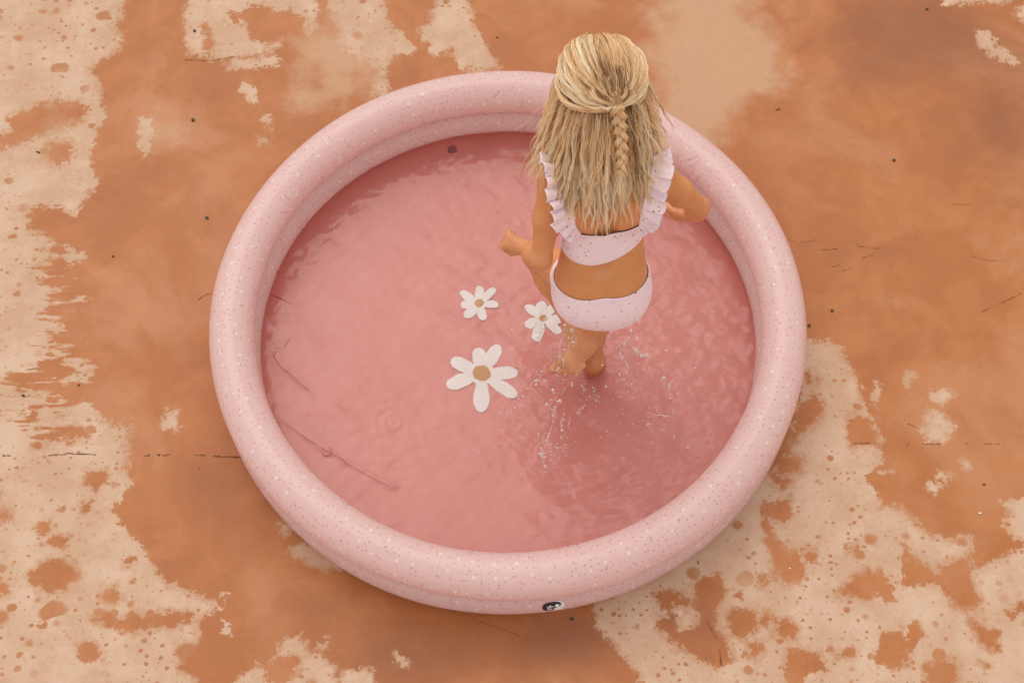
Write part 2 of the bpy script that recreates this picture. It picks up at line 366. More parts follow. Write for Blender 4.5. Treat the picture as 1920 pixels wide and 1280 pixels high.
# ---------------------------------------------------------------- paddling pool
PC = np.array([-0.004, 0.0]); RT = 0.0557; RA = 0.75 - RT; Z1 = RT + .002; Z2 = Z1 + RT * 1.80
pool = empty("paddling_pool", (PC[0], PC[1], 0))
tag(pool, "round pink inflatable paddling pool with white and rose speckles, filled with shallow water", "paddling pool")
def vinyl(name):
    v = M(name); uv = v.n("UVMap").outputs[0]
    base = v.mix(v.noise(v.obj(), 5, 2).outputs['Fac'], (0.86, 0.68, 0.665), (0.88, 0.72, 0.705))
    # rose flecks, two sizes, and white dots
    def dots(scale, r0, r1, cut, loc):
        w = v.vor(v.mapping(uv, (1, 1, 1), loc=loc), scale, .72); s = v.n("SeparateColor"); v.set(s.inputs[0], w.outputs['Color'])
        rad = v.ramp(s.outputs[0], 0, 1, r0, r1, False)
        e = v.math('SUBTRACT', w.outputs['Distance'], rad)
        return v.math('MULTIPLY', v.ramp(e, -.03, .03, 1, 0), v.math('GREATER_THAN', s.outputs[1], cut))
    base = v.mix(v.math('MULTIPLY', dots(62, .07, .14, .22, (0, 0, 0)), .62), base, (0.36, 0.12, 0.13))
    base = v.mix(v.math('MULTIPLY', dots(30, .045, .070, .45, (3, 1, 0)), .62), base, (0.27, 0.085, 0.09))
    base = v.mix(dots(23, .065, .11, .34, (7, 5, 0)), base, (0.97, 0.94, 0.93))
    v.bsdf(base, .42, Specular_IOR_Level=.5, Subsurface_Weight=.15, Coat_Weight=.45, Coat_Roughness=.16)
    tr = v.n("BsdfTranslucent"); v.set(tr.inputs['Color'], v.mix(.75, base, (0.95, 0.64, 0.58), 'MIX'))
    mx = v.n("MixShader"); mx.inputs[0].default_value = .44
    v.t.links.new(v.b.outputs[0], mx.inputs[1]); v.t.links.new(tr.outputs[0], mx.inputs[2]); v.t.links.new(mx.outputs[0], v.out.inputs[0])
    v.b.inputs['Subsurface Radius'].default_value = (.03, .012, .01); v.b.inputs['Subsurface Scale'].default_value = .4
    v.bump(v.noise(v.obj(), 16, 3, .5).outputs['Fac'], .10, .004)
    return v.m
m_vinyl = vinyl("speckled_vinyl")
def ring(name, z0, seed, top):
    nu, nv = 2000, 72
    u = np.linspace(0, 2 * PI, nu, endpoint=False); v = np.linspace(0, 2 * PI, nv, endpoint=False)
    U, V = np.meshgrid(u, v, indexing='ij')
    r_ = np.random.default_rng(seed); R = np.full(U.shape, RT)
    low = sum(r_.normal(0, 1) * np.cos(k * U + r_.uniform(0, 6)) for k in range(2, 9)) * .00035
    R += low
    # pleats: pinches where the seams pull
    for k in range(110):
        uc = r_.uniform(0, 2 * PI); w = r_.uniform(.0028, .0060); vc = r_.choice([PI + .55, PI - .5, PI, PI + .2, -.6]) + r_.normal(0, .12)
        wv = r_.uniform(.16, .42); dep = r_.uniform(.0010, .0040) * (1.0 if math.cos(vc) < 0 else .5)
        du = (U - uc - .05 * r_.normal() * np.sin(V) + PI) % (2 * PI) - PI; dv = (V - vc + PI) % (2 * PI) - PI
        R += -dep * np.exp(-(du / w) ** 2 - (dv / wv) ** 2) + dep * .2 * np.exp(-((np.abs(du) - w * 1.8) / w) ** 2 - (dv / wv) ** 2)
    for k in range(18):
        uc = r_.uniform(0, 2 * PI); vc = PI + r_.choice([-.55, .35, .1]) + r_.normal(0, .15); w = .0045; wv = r_.uniform(.2, .4)
        du = (U - uc - r_.normal(0, .06) * (V - vc) + PI) % (2 * PI) - PI; dv = (V - vc + PI) % (2 * PI) - PI
        R += -.0045 * np.exp(-(du / w) ** 2 - (dv / wv) ** 2)
    # flattening where the two chambers press on each other, weld seam on the inside and outside
    vs = (-PI / 2 if top else PI / 2)
    dv = (V - vs + PI) % (2 * PI) - PI
    R -= .0055 * np.exp(-(dv / .46) ** 2)
    P = np.stack([PC[0] + (RA + R * np.cos(V)) * np.cos(U), PC[1] + (RA + R * np.cos(V)) * np.sin(U), z0 + R * np.sin(V)], -1).reshape(-1, 3)
    o = mesh(name, P, grid_faces(nu, nv, True, True), m_vinyl, None)
    uvl = o.data.uv_layers.new(name="UVMap"); n = len(o.data.polygons)
    iu = np.repeat(np.arange(nu), nv); iv = np.tile(np.arange(nv), nu)
    us = np.stack([iu, iu + 1, iu + 1, iu], 1) * (2 * PI / nu) * RA * 1.0
    vv = np.stack([iv, iv, iv + 1, iv + 1], 1) * (2 * PI / nv) * RT
    off = 0 if top else 11.3
    uvl.data.foreach_set('uv', np.stack([us + off, vv], -1).astype(np.float32).ravel())
    adopt(o, pool); return o
ring("lower_ring", Z1, 5, False); ring("upper_ring", Z2, 9, True)

mse = M("weld_crease_glow"); mse.bsdf((0.78, 0.30, 0.22), .4, Subsurface_Weight=.2)  # weld beads; orange tint paints in the light bounced between the rings
for nm_, rad_ in (("inner_weld", RA - .0275), ("outer_weld", RA + .0275)):
    n_ = 480; sd_ = 8; V_ = []
    for i in range(n_):
        a_ = 2 * PI * i / n_; rj = rad_ + .0008 * math.sin(a_ * 23) + .0006 * math.sin(a_ * 57 + 1)
        for k in range(sd_):
            b_ = 2 * PI * k / sd_; V_.append(((rj + .0028 * math.cos(b_)) * math.cos(a_) + PC[0], (rj + .0028 * math.cos(b_)) * math.sin(a_) + PC[1], (Z1 + Z2) / 2 + .0022 * math.sin(b_)))
    o = mesh(nm_, V_, grid_faces(n_, sd_, True, True), mse.m); adopt(o, pool)

# floor sheet with folds
nr, na = 150, 360
rr = np.linspace(0, RA - .004, nr); aa = np.linspace(0, 2 * PI, na, endpoint=False)
Rg, Ag = np.meshgrid(rr, aa, indexing='ij')
fx = PC[0] + Rg * np.cos(Ag); fy = PC[1] + Rg * np.sin(Ag)
def seg_d(x, y, a, b):
    ex, ey = b[0] - a[0], b[1] - a[1]; t_ = np.clip(((x - a[0]) * ex + (y - a[1]) * ey) / (ex * ex + ey * ey), 0, 1)
    return np.hypot(x - a[0] - ex * t_, y - a[1] - ey * t_), t_
ZW = .050; ZA = .016       # water level; apparent depth of the floor
folds = [((512,662),(545,700)),((545,700),(592,742)),((522,782),(600,838)),((600,838),(735,912)),((505,640),(530,655)),((430,575),(560,600)),((560,600),(600,650))]
fz = .004 + .0008 * np.sin(fx * 9 + 1) * np.cos(fy * 8)
for k in range(26):
    a = rng.uniform(0, 6.28); l = rng.uniform(.05, .3); fz = fz + .00035 * l * 4 * np.sin((fx * math.cos(a) + fy * math.sin(a)) * 6.28 / l + rng.uniform(0, 6))
def hgt_fold(x, y):
    z = 0 * x
    for a, b in folds:
        d_, t_ = seg_d(x, y, at(*a, ZA), at(*b, ZA)); z = z + .0045 * np.exp(-(d_ / .0045) ** 2)
    return z
fz = fz + hgt_fold(fx, fy); fz = np.where(Rg > RA - .01, .004, np.maximum(fz, .002))
mf = M("pool_floor_vinyl")
fb = mf.mix(mf.noise(mf.obj(), 4, 3).outputs['Fac'], (0.74, 0.265, 0.235), (0.81, 0.32, 0.285))
mf.bsdf(fb, .4, Subsurface_Weight=.05)
mf.bump(mf.noise(mf.obj(), 22, 3, .5, .6).outputs['Fac'], .25, .006)
floor_o = mesh("floor_sheet", np.stack([fx, fy, fz], -1).reshape(-1, 3), grid_faces(nr, na, False, True), mf.m); adopt(floor_o, pool)
# real fold lines: narrow welted creases
md = M("crease_vinyl"); md.bsdf((0.66, 0.19, 0.16), .45)
def tube(name, pts, r, mat, parent=None, sides=8, taper=True):
    pts = np.array(pts, float); n = len(pts); V = []
    for i in range(n):
        t_ = pts[min(i + 1, n - 1)] - pts[max(i - 1, 0)]; t_ /= np.linalg.norm(t_) + 1e-9
        a_ = np.cross(t_, [0, 0, 1.0]); a_ = a_ / (np.linalg.norm(a_) + 1e-9) if np.linalg.norm(a_) > 1e-6 else np.array([1.0, 0, 0]); b_ = np.cross(a_, t_)
        rr_ = (r[i] if hasattr(r, '__len__') else r) * (min(1, .15 + i / 3, .15 + (n - 1 - i) / 3) if taper else 1)
        for k in range(sides):
            q = 2 * PI * k / sides; V.append(pts[i] + rr_ * (math.cos(q) * a_ + math.sin(q) * b_))
    return mesh(name, V, grid_faces(n, sides, False, True), mat, parent)
def spline(P, n):
    P = np.array(P, float); out = []
    m = len(P) - 1
    for i in range(m):
        p0, p1, p2, p3 = P[max(i - 1, 0)], P[i], P[i + 1], P[min(i + 2, m)]
        for k in range(n):
            t_ = k / n
            out.append(.5 * ((2 * p1) + (-p0 + p2) * t_ + (2 * p0 - 5 * p1 + 4 * p2 - p3) * t_ ** 2 + (-p0 + 3 * p1 - 3 * p2 + p3) * t_ ** 3))
    out.append(P[-1]); return np.array(out)
for pts in ([(508,658),(528,690),(548,705),(568,725),(594,742)], [(520,780),(560,812),(600,838),(622,850),(660,874),(700,896),(738,914)], [(508,640),(524,655),(534,650),(545,634)], [(505,553),(530,562),(550,572)], [(602,842),(608,854),(622,850),(618,838)]):
    c = tube("crease", spline([at(x, y, ZA) * [1, 1, 0] + [0, 0, .0062] for x, y in pts], 6), .0019, md.m); adopt(c, pool)

# printed daisies on the floor
mw = M("white_print"); mw.bsdf(mw.mix(mw.noise(mw.obj(), 30, 2).outputs['Fac'], (0.90, 0.90, 0.90), (0.94, 0.94, 0.94)), .4)
mt = M("tan_print"); mt.bsdf((0.60, 0.31, 0.09), .45)
def daisy(c, tips, rc, wp, label):
    C0 = at(*c, ZA); V = []; F = []
    for tx, ty in tips:
        T = at(tx, ty, ZA); d_ = (T - C0)[:2]; L = np.linalg.norm(d_); d_ /= L; s_ = np.array([-d_[1], d_[0]])
        b0 = len(V); n = 22; ww = wp * random.uniform(.92, 1.1)
        V.append([*(C0[:2] + d_ * L * .55), .0078])
        for k in range(n):
            q = 2 * PI * k / n; cx = math.cos(q); sy = math.sin(q)
            along = .56 + .44 * cx; wid = ww * (.86 + .14 * cx) * (abs(sy) ** .85) * math.copysign(1, sy) * random.uniform(.93, 1.05)
            V.append([*(C0[:2] + d_ * L * along + s_ * wid), .0074])
        F += [(b0, b0 + 1 + k, b0 + 1 + (k + 1) % n) for k in range(n)]
    b0 = len(V); V.append([*C0[:2], .0080])
    for k in range(24): q = 2 * PI * k / 24; V.append([C0[0] + rc * 1.5 * math.cos(q), C0[1] + rc * 1.5 * math.sin(q), .0080])
    F += [(b0, b0 + 1 + k, b0 + 1 + (k + 1) % 24) for k in range(24)]
    o = mesh("daisy_print", V, F, mw.m, None, False); adopt(o, pool); o['label'] = label
    V = [[*C0[:2], .0088]]
    for k in range(28):
        q = 2 * PI * k / 28; r_ = rc * random.uniform(.94, 1.08); V.append([C0[0] + r_ * math.cos(q), C0[1] + r_ * math.sin(q), .0086])
    e = mesh("flower_centre", V, [(0, 1 + k, 1 + (k + 1) % 28) for k in range(28)], mt.m, o, False)
daisy((903,701), [(936,648),(896,652),(846,676),(838,724),(903,773),(968,744),(971,700)], .0225, .0220, "large white daisy print with seven petals on the pool floor")
daisy((899,570), [(864,548),(899,538),(928,542),(935,573),(906,601),(872,597),(864,572)], .0125, .0140, "small white daisy print furthest left on the pool floor")
daisy((1019,598), [(984,573),(1014,566),(1044,568),(1055,600),(1050,626),(1004,640),(985,612)], .0120, .0148, "small white daisy print beside the raised foot")
# drain plug at the far side
mp = M("plug_vinyl"); mp.bsdf((0.33, 0.14, 0.14), .35)
bm = bmesh.new()
for (r_, h_, z_) in ((.012, .004, .002), (.007, .006, .006)):
    bmesh.ops.create_cone(bm, cap_ends=True, segments=20, radius1=r_, radius2=r_ * .85, depth=h_, matrix=Matrix.Translation((0, 0, z_)))
me = bpy.data.meshes.new("drain_plug"); bm.to_mesh(me); bm.free(); o = link("drain_plug", me, mp.m, None, False)
o.location = at(848, 282, ZA) * [1, 1, 0] + [0, 0, .004]; adopt(o, pool)

# maker's badge on the front of the lower ring
mb = M("badge_navy"); mb.bsdf((0.018, 0.008, 0.022), .35)
mwh = M("badge_white"); mwh.bsdf((0.82, 0.80, 0.78), .4)
vv_ = np.linspace(-.45, 1.2, 400); u0 = math.atan2(*(at(1034, 1141, .04)[[1, 0]] - PC[[1, 0]]))
tp = np.stack([PC[0] + (RA + RT * np.cos(vv_)) * math.cos(u0), PC[1] + (RA + RT * np.cos(vv_)) * math.sin(u0), Z1 + RT * np.sin(vv_)], 1)
v0 = vv_[np.argmin(np.abs(to_px(tp)[1] - 1136))]
def on_ring(a, b, off):     # a metres along, b metres up the ring, off metres proud
    u = u0 + a / .75; v = v0 + b / RT; R = RT + off
    return [PC[0] + (RA + R * math.cos(v)) * math.cos(u), PC[1] + (RA + R * math.cos(v)) * math.sin(u), Z1 + R * math.sin(v)]
def oval(name, ca, cb, ra, rb, off, mat, parent, rot=0, power=.8):
    V = [on_ring(ca, cb, off)]; nring = 4
    for j in range(1, nring + 1):
        for k in range(32):
            q = 2 * PI * k / 32; x = ra * math.copysign(abs(math.cos(q)) ** power, math.cos(q)) * j / nring; y = rb * math.copysign(abs(math.sin(q)) ** power, math.sin(q)) * j / nring
            V.append(on_ring(ca + x * math.cos(rot) - y * math.sin(rot), cb + x * math.sin(rot) + y * math.cos(rot), off))
    F = [(0, 1 + k, 1 + (k + 1) % 32) for k in range(32)]
    for j in range(nring - 1): F += [(1 + j * 32 + k, 1 + (j + 1) * 32 + k, 1 + (j + 1) * 32 + (k + 1) % 32, 1 + j * 32 + (k + 1) % 32) for k in range(32)]
    o = mesh(name, V, F, mat, None); 
    if parent is pool: adopt(o, pool)
    else: o.parent = parent; o.matrix_parent_inverse = Matrix.Translation(-Vector(pool.location))
    return o
badge = oval("badge", 0, 0, .0235, .0150, .0012, mb.m, pool); badge['label'] = "dark oval badge with white lettering"
bb = oval("badge_border", 0, 0, .0252, .0168, .0006, mwh.m, badge)
oval("badge_shape", .009, -.006, .0105, .0042, .0020, mwh.m, badge, .25)
oval("badge_shape", .0075, .0035, .0048, .0046, .0020, mwh.m, badge, 0)
def letters(pts):
    o = tube("badge_lettering", spline([on_ring(a, b, .0022) for a, b in pts], 5), .0008, mwh.m, None, 6); o.parent = badge; o.matrix_parent_inverse = Matrix.Translation(-Vector(pool.location))
letters([(-.016, .007), (-.015, -.001), (-.012, .001), (-.0115, .006), (-.010, -.001), (-.008, .007), (-.0065, 0), (-.004, .003), (-.002, .0005), (.001, .004)])
letters([(-.017, -.006), (-.014, -.003), (-.012, -.007), (-.009, -.004), (-.007, -.007), (-.004, -.005)])

# ---------------------------------------------------------------- water
nr, na = 330, 900
rr = np.concatenate([[0.0005], np.linspace(.002, .6425, nr - 1)]); aa = np.linspace(0, 2 * PI, na, endpoint=False)
Rg, Ag = np.meshgrid(rr, aa, indexing='ij'); wx = Rg * np.cos(Ag); wy = Rg * np.sin(Ag)
FC = at(1110, 690, ZW)[:2] - PC
dF = np.hypot(wx - FC[0], wy - FC[1])
right = np.clip((wx - .02) / .35, 0, 1)
amp = .75 + .75 * (.5 + .5 * np.sin(wx * 7 + wy * 4 + 1.2 * np.sin(wy * 9 - wx * 3))) + 1.5 * np.exp(-(dF / .20) ** 2) + 1.5 * right * np.exp(-((wy + .05) / .42) ** 2)
wz = np.zeros_like(wx)
for k in range(90):
    l = math.exp(rng.uniform(math.log(.016), math.log(.14))); a = rng.uniform(0, 2 * PI)
    ph = rng.uniform(0, 6.28); wob = .35 * np.sin(wx * rng.uniform(6, 20) + wy * rng.uniform(-20, 20) + ph * 2)
    wz += (l ** 1.15) * .0022 * np.sin((wx * math.cos(a) + wy * math.sin(a)) * 6.283 / l + ph + 1.6 * wob * (.03 / l + .5))
wz *= amp
for cx, cy, A_, l_, R_ in [(735,790,.0006,.022,.05),(680,728,.0007,.015,.02),(1110,700,.0006,.03,.10),(1060,690,.0005,.022,.07),(880,330,.0003,.02,.05),(800,365,.0006,.02,.02),(1340,720,.0009,.03,.08),(1190,770,.0008,.018,.04),(1030,850,.0010,.016,.035)]:
    c = at(cx, cy, ZW)[:2] - PC; dd = np.hypot(wx - c[0], wy - c[1])
    wz += A_ * np.cos(dd * 6.283 / l_) * np.exp(-(dd / R_) ** 2)
wz *= np.clip((.655 - Rg) / .02, 0.15, 1)
ww = M("water")
gl = ww.n("BsdfGlass"); gl.inputs['IOR'].default_value = 1.333; gl.inputs['Roughness'].default_value = 0.0
gl.inputs['Color'].default_value = (1.0, 0.975, 0.965, 1)
bpn = ww.n("Bump"); bpn.inputs['Strength'].default_value = .22; bpn.inputs['Distance'].default_value = .0024
ww.set(bpn.inputs['Height'], ww.noise(ww.mapping(ww.obj(), (1, 1.7, 1), (0, 0, .5)), 26, 5, .6, 1.2).outputs['Fac'])
ww.t.links.new(bpn.outputs[0], gl.inputs['Normal']); ww.t.links.new(gl.outputs[0], ww.out.inputs[0])
water = mesh("water", np.stack([wx + PC[0], wy + PC[1], wz + ZW], -1).reshape(-1, 3), grid_faces(nr, na, False, True), ww.m)
tag(water, "shallow rippled water lying in the pink pool", "water", kind='structure')

# ---------------------------------------------------------------- the child: one skin surface from blended shapes
J = dict(
 pel=(.208,-.125,.500), wai=(.206,-.105,.600), che=(.204,-.055,.725), neck0=(.200,-.005,.845), neck1=(.192,.025,.925), head=(.186,.060,1.000),
 shL=(.094,-.038,.815), shR=(.312,-.034,.815), elL=tuple(at(1014,486,.635)), wrL=tuple(at(984,464,.565)), haL=tuple(at(968,460,.545)),
 elR=tuple(at(1311,388,.650)), wrR=tuple(at(1298,402,.560)), haR=tuple(at(1284,406,.525)),
 hiL=(.170,-.100,.480), hiR=(.250,-.105,.480), knL=tuple(at(1008,478,.330)), anL=tuple(at(1078,618,.185)),
 knR=(.221,-.030,.275), anR=tuple(at(1112,676,.075)))
J = {k: np.array(v) for k, v in J.items()}
TORSO, LEGS, ARMS, HEAD, LEGR = [], [], [], [], []
def cone(L, a, b, ra, rb, k=.02): L.append(('c', np.array(a, float), np.array(b, float), ra, rb, k))
def ell(L, c, r, k=.03, rot=None): L.append(('e', np.array(c, float), np.array(r, float), np.eye(3) if rot is None else rot, 0, k))
def rotx(a): c, s = math.cos(a), math.sin(a); return np.array([[1, 0, 0], [0, c, -s], [0, s, c]])
lean = rotx(-.28)
ell(TORSO, J['pel'] + [0, .002, .015], (.108, .070, .085), .03, lean)
ell(TORSO, J['wai'], (.094, .060, .100), .05, lean)
ell(TORSO, J['che'], (.103, .068, .105), .05, lean)
ell(TORSO, J['che'] + [-.045, -.038, .045], (.036, .026, .045), .03, lean); ell(TORSO, J['che'] + [.045, -.038, .045], (.036, .026, .045), .03, lean)
cone(TORSO, J['shL'] + [.012, 0, .004], J['shR'] + [-.012, 0, .004], .034, .034, .05)
cone(TORSO, J['neck0'] + [-.045, -.01, -.012], J['neck0'] + [.045, -.01, -.012], .028, .028, .04)
cone(TORSO, J['neck0'] + [0, 0, -.02], J['neck1'] + [0, 0, .01], .034, .031, .03)
ell(TORSO, J['pel'] + [-.038, -.017, -.022], (.054, .052, .055), .03); ell(TORSO, J['pel'] + [.036, -.017, -.022], (.054, .052, .055), .045)
cone(LEGS, J['hiL'], J['knL'], .057, .033, .03); cone(LEGS, J['hiR'], J['knR'], .056, .0305, .03)
for kn, an, LG in (('knL', 'anL', LEGS), ('knR', 'anR', LEGR)):
    k_, a_ = J[kn], J[an]; ax = (a_ - k_) / np.linalg.norm(a_ - k_)
    back = np.array([0, -1.0, .0]) - ax * np.dot([0, -1.0, 0], ax); back /= np.linalg.norm(back)
    ell(LG, k_, (.029, .029, .029), .02)
    cone(LG, k_, k_ + ax * .07 + back * .005, .030, .0300, .02); cone(LG, k_ + ax * .06 + back * .004, a_, .0300, .0185, .025)
# head
H0 = J['head']
ell(HEAD, H0 + [0, 0, .008], (.073, .088, .082), .02); ell(HEAD, H0 + [0, .030, -.045], (.050, .052, .055), .03)
ell(HEAD, H0 + [0, .085, -.035], (.008, .012, .010), .008); ell(HEAD, H0 + [0, .077, -.062], (.017, .008, .005), .006)
ell(HEAD, H0 + [0, .070, -.088], (.016, .014, .012), .012)
for s in (-1, 1):
    ell(HEAD, H0 + [s * .074, .005, -.022], (.007, .017, .026), .005); ell(HEAD, H0 + [s * .036, .062, -.040], (.022, .018, .020), .015)
# arms
for sh, el, wr in (('shL', 'elL', 'wrL'), ('shR', 'elR', 'wrR')):
    a, b, c = J[sh], J[el], J[wr]; m_ = (a + b) / 2
    cone(ARMS, a, m_, .0325, .0280, .03); cone(ARMS, m_, b, .0280, .0220, .02); cone(ARMS, b, b + (c - b) * .4, .0230, .0235, .015); cone(ARMS, b + (c - b) * .35, c, .0235, .0150, .02)
# hands: palm and five bent fingers
def hand(w, h, palm_n, thumb_side, curl, spread=1.0):
    """w wrist, h knuckle centre, palm_n the way the palm faces, curl the bend in radians at each knuckle"""
    f = (h - w); f /= np.linalg.norm(f); n = palm_n - f * np.dot(palm_n, f); n /= np.linalg.norm(n); s = np.cross(f, n) * thumb_side
    kc = w + f * .046
    cone(ARMS, w, kc + s * .009 - f * .006, .0155, .0125, .012); cone(ARMS, w, kc - s * .009 - f * .006, .0150, .0120, .012)
    for i, (o_, L) in enumerate(((.0185, .040), (.0062, .045), (-.0062, .041), (-.0180, .033))):
        p = kc + s * o_ * spread; d_ = f.copy(); ang = 0
        for j, q in enumerate((.45, .32, .23)):
            ang += curl * (1 + .08 * i) * (1.0 if j else .8); d_ = f * math.cos(ang) + n * math.sin(ang); e = p + d_ * L * q
            cone(ARMS, p, e, .0068 - .0006 * j, .0062 - .0006 * j, .0016); p = e
    p = w + f * .014 + s * .014; e = p + (s * .55 + f * .7 + n * .55) / 1.02 * .020; cone(ARMS, p, e, .0095, .0080, .008)
    e2 = e + (f * .85 + n * .55 + s * .05) * .017; cone(ARMS, e, e2, .0078, .0068, .004); e3 = e2 + (f * .65 + n * .7 - s * .25) * .014; cone(ARMS, e2, e3, .0068, .0058, .003)
hand(J['wrL'], J['wrL'] + np.array([-.034, .016, .000]), np.array([.55, .3, -.6]), 1, 1.15)
hand(J['wrR'], J['wrR'] + np.array([-.028, .018, -.030]), np.array([-.5, .5, -.3]), -1, .75)
# feet
def foot(an, heel, toe, sole_n, inner, slant=.003, LG=LEGS):
    """an ankle, heel and toe centres at the sole, sole_n points out of the sole, inner the way to the other foot"""
    f = toe - heel; L = np.linalg.norm(f); f /= L; n = sole_n - f * np.dot(sole_n, f); n /= np.linalg.norm(n); s = np.cross(f, n); s *= np.sign(np.dot(s, inner)) or 1
    up = -n
    ell(LG, heel + up * .021 + f * .012, (.0245, .0245, .0245), .012)
    cone(LG, an, heel + up * .024 + f * .018, .020, .024, .02)
    cone(LG, an, heel + f * L * .45 + up * .026, .021, .018, .03)
    b = heel + f * L * .74
    cone(LG, heel + f * .03 + up * .018, b + s * .013 + up * .015, .019, .0155, .02); cone(LG, heel + f * .03 + up * .018, b - s * .016 + up * .012, .019, .0125, .02)
    for i, (o_, L_, r_) in enumerate(((.021, .038, .0118), (.0055, .037, .0083), (-.0075, .033, .0080), (-.019, .028, .0077), (-.0295, .022, .0076))):
        p = b + s * o_ + up * .010 - f * (.004 + slant * i); m_ = p + f * L_ * .6 + up * .003; e = p + f * L_ * 1.0 - up * .002
        cone(LG, p, m_, r_ * .95, r_ * .86, .003); cone(LG, m_, e, r_ * .90, r_ * 1.0, .0025)
foot(J['anR'], at(1116,704,.010), at(1116,704,.010) + np.array([-.030, .150, -.002]), np.array([0, 0, -1.0]), np.array([-1.0, 0, 0]), LG=LEGR)
heelL = at(1101,643,.195); foot(J['anL'], heelL, at(1048,704,.100), np.array([-.05, -.5, .86]), np.array([-1.0, 0, 0]), .0065)

def prim_sdf(p, P):
    if p[0] == 'c':
        a, b, ra, rb = p[1], p[2], p[3], p[4]; ab = b - a
        t_ = np.clip(((P - a) @ ab) / (ab @ ab + 1e-12), 0, 1)
        return np.linalg.norm(P - a - t_[..., None] * ab, axis=-1) - (ra + (rb - ra) * t_)
    q = (P - p[1]) @ p[3]; r = p[2]
    k0 = np.linalg.norm(q / r, axis=-1); k1 = np.linalg.norm(q / (r * r), axis=-1)
    return k0 * (k0 - 1) / (k1 + 1e-9)
def smin(a, b, k):
    h = np.clip(.5 + .5 * (a - b) / k, 0, 1); return a * (1 - h) + b * h - k * h * (1 - h)
def sdf(P, prims):
    d_ = None
    for p in prims:
        e = prim_sdf(p, P); d_ = e if d_ is None else smin(d_, e, p[5])
    return d_
def bounds(p):
    if p[0] == 'c':
        r = max(p[3], p[4]); return np.minimum(p[1], p[2]) - r, np.maximum(p[1], p[2]) + r
    r = p[2].max(); return p[1] - r, p[1] + r
def surface(prims, h, carve=(), extra=()):
    both = list(prims) + list(extra); lo = np.min([bounds(p)[0] for p in both], 0) - .02; hi = np.max([bounds(p)[1] for p in both], 0) + .02
    n = np.ceil((hi - lo) / h).astype(int) + 1; D = np.full(n, .5, np.float32)
    for p in prims:
        b0, b1 = bounds(p); m_ = max(p[5], .012) + .01
        i0 = np.maximum(((b0 - m_ - lo) / h).astype(int), 0); i1 = np.minimum(((b1 + m_ - lo) / h).astype(int) + 2, n)
        ax = [lo[k] + h * np.arange(i0[k], i1[k]) for k in range(3)]
        P = np.stack(np.meshgrid(*ax, indexing='ij'), -1)
        sl_ = tuple(slice(i0[k], i1[k]) for k in range(3))
        D[sl_] = smin(D[sl_], prim_sdf(p, P).astype(np.float32), p[5])
    D2 = np.full(n, .5, np.float32)
    for p in extra:
        b0, b1 = bounds(p); m_ = max(p[5], .012) + .01
        i0 = np.maximum(((b0 - m_ - lo) / h).astype(int), 0); i1 = np.minimum(((b1 + m_ - lo) / h).astype(int) + 2, n)
        P = np.stack(np.meshgrid(*[lo[k] + h * np.arange(i0[k], i1[k]) for k in range(3)], indexing='ij'), -1)
        sl_ = tuple(slice(i0[k], i1[k]) for k in range(3)); D2[sl_] = smin(D2[sl_], prim_sdf(p, P).astype(np.float32), p[5])
    D = smin(D, D2, .003)
    for a0, a1, r_ in carve:
        lo2 = np.minimum(a0, a1) - .06; hi2 = np.maximum(a0, a1) + .06; i0 = np.maximum(((lo2 - lo) / h).astype(int), 0); i1 = np.minimum(((hi2 - lo) / h).astype(int) + 2, n)
        P = np.stack(np.meshgrid(*[lo[k] + h * np.arange(i0[k], i1[k]) for k in range(3)], indexing='ij'), -1); sl_ = tuple(slice(i0[k], i1[k]) for k in range(3))
        D[sl_] = -smin(-D[sl_], prim_sdf(('c', a0, a1, r_, r_), P).astype(np.float32), .018)
    ins = D < 0
    cnt = sum(ins[x:n[0] - 1 + x, y:n[1] - 1 + y, z:n[2] - 1 + z].astype(np.int8) for x in (0, 1) for y in (0, 1) for z in (0, 1))
    act = (cnt > 0) & (cnt < 8); idx = np.full(act.shape, -1, np.int64); cells = np.argwhere(act); idx[act] = np.arange(len(cells))
    acc = np.zeros((len(cells), 3)); num = np.zeros(len(cells))
    cs = [np.array(c) for c in [(x, y, z) for x in (0, 1) for y in (0, 1) for z in (0, 1)]]
    for a in cs:
        for k in range(3):
            if a[k]: continue
            b = a.copy(); b[k] = 1
            da = D[tuple((cells + a).T)]; db = D[tuple((cells + b).T)]; m_ = (da < 0) != (db < 0)
            t_ = np.where(m_, da / np.where(m_, da - db, 1), 0); pt = a + (b - a) * t_[:, None]
            acc += pt * m_[:, None]; num += m_
    V = lo + h * (cells + acc / num[:, None]); Fq = []
    for k in range(3):
        o1, o2 = [(1, 2), (2, 0), (0, 1)][k]
        sa = [slice(1, n[i] - 1) for i in range(3)]; sb = list(sa); sb[k] = slice(2, n[k])
        sa[k] = slice(1, n[k] - 1)
        A = ins[tuple(sa)]; B = ins[tuple(sb)]; E = np.argwhere(A != B) + 1; inn = ins[tuple(E.T)]
        e1 = np.zeros(3, int); e1[o1] = 1; e2 = np.zeros(3, int); e2[o2] = 1
        q = np.stack([idx[tuple((E - e1 - e2).T)], idx[tuple((E - e2).T)], idx[tuple(E.T)], idx[tuple((E - e1).T)]], 1)
        q[~inn] = q[~inn][:, ::-1]; Fq.append(q)
    F = np.concatenate(Fq); F = F[(F >= 0).all(1)]
    return V, F
ALL = TORSO + LEGS + HEAD + ARMS
def back_pt(z, out):
    y = -.40
    for _ in range(60): y += max(sdf(np.array([[.205, y, z]]), TORSO)[0], 1e-4) * .9
    return np.array([.205, y - out, z])
gp = [back_pt(z_, .0145) for z_ in (.635, .67, .70, .73, .77)]
bV, bF = surface(ALL, .0027, [(gp[i], gp[i + 1], .0165) for i in range(4)], LEGS[1:2] + LEGR)

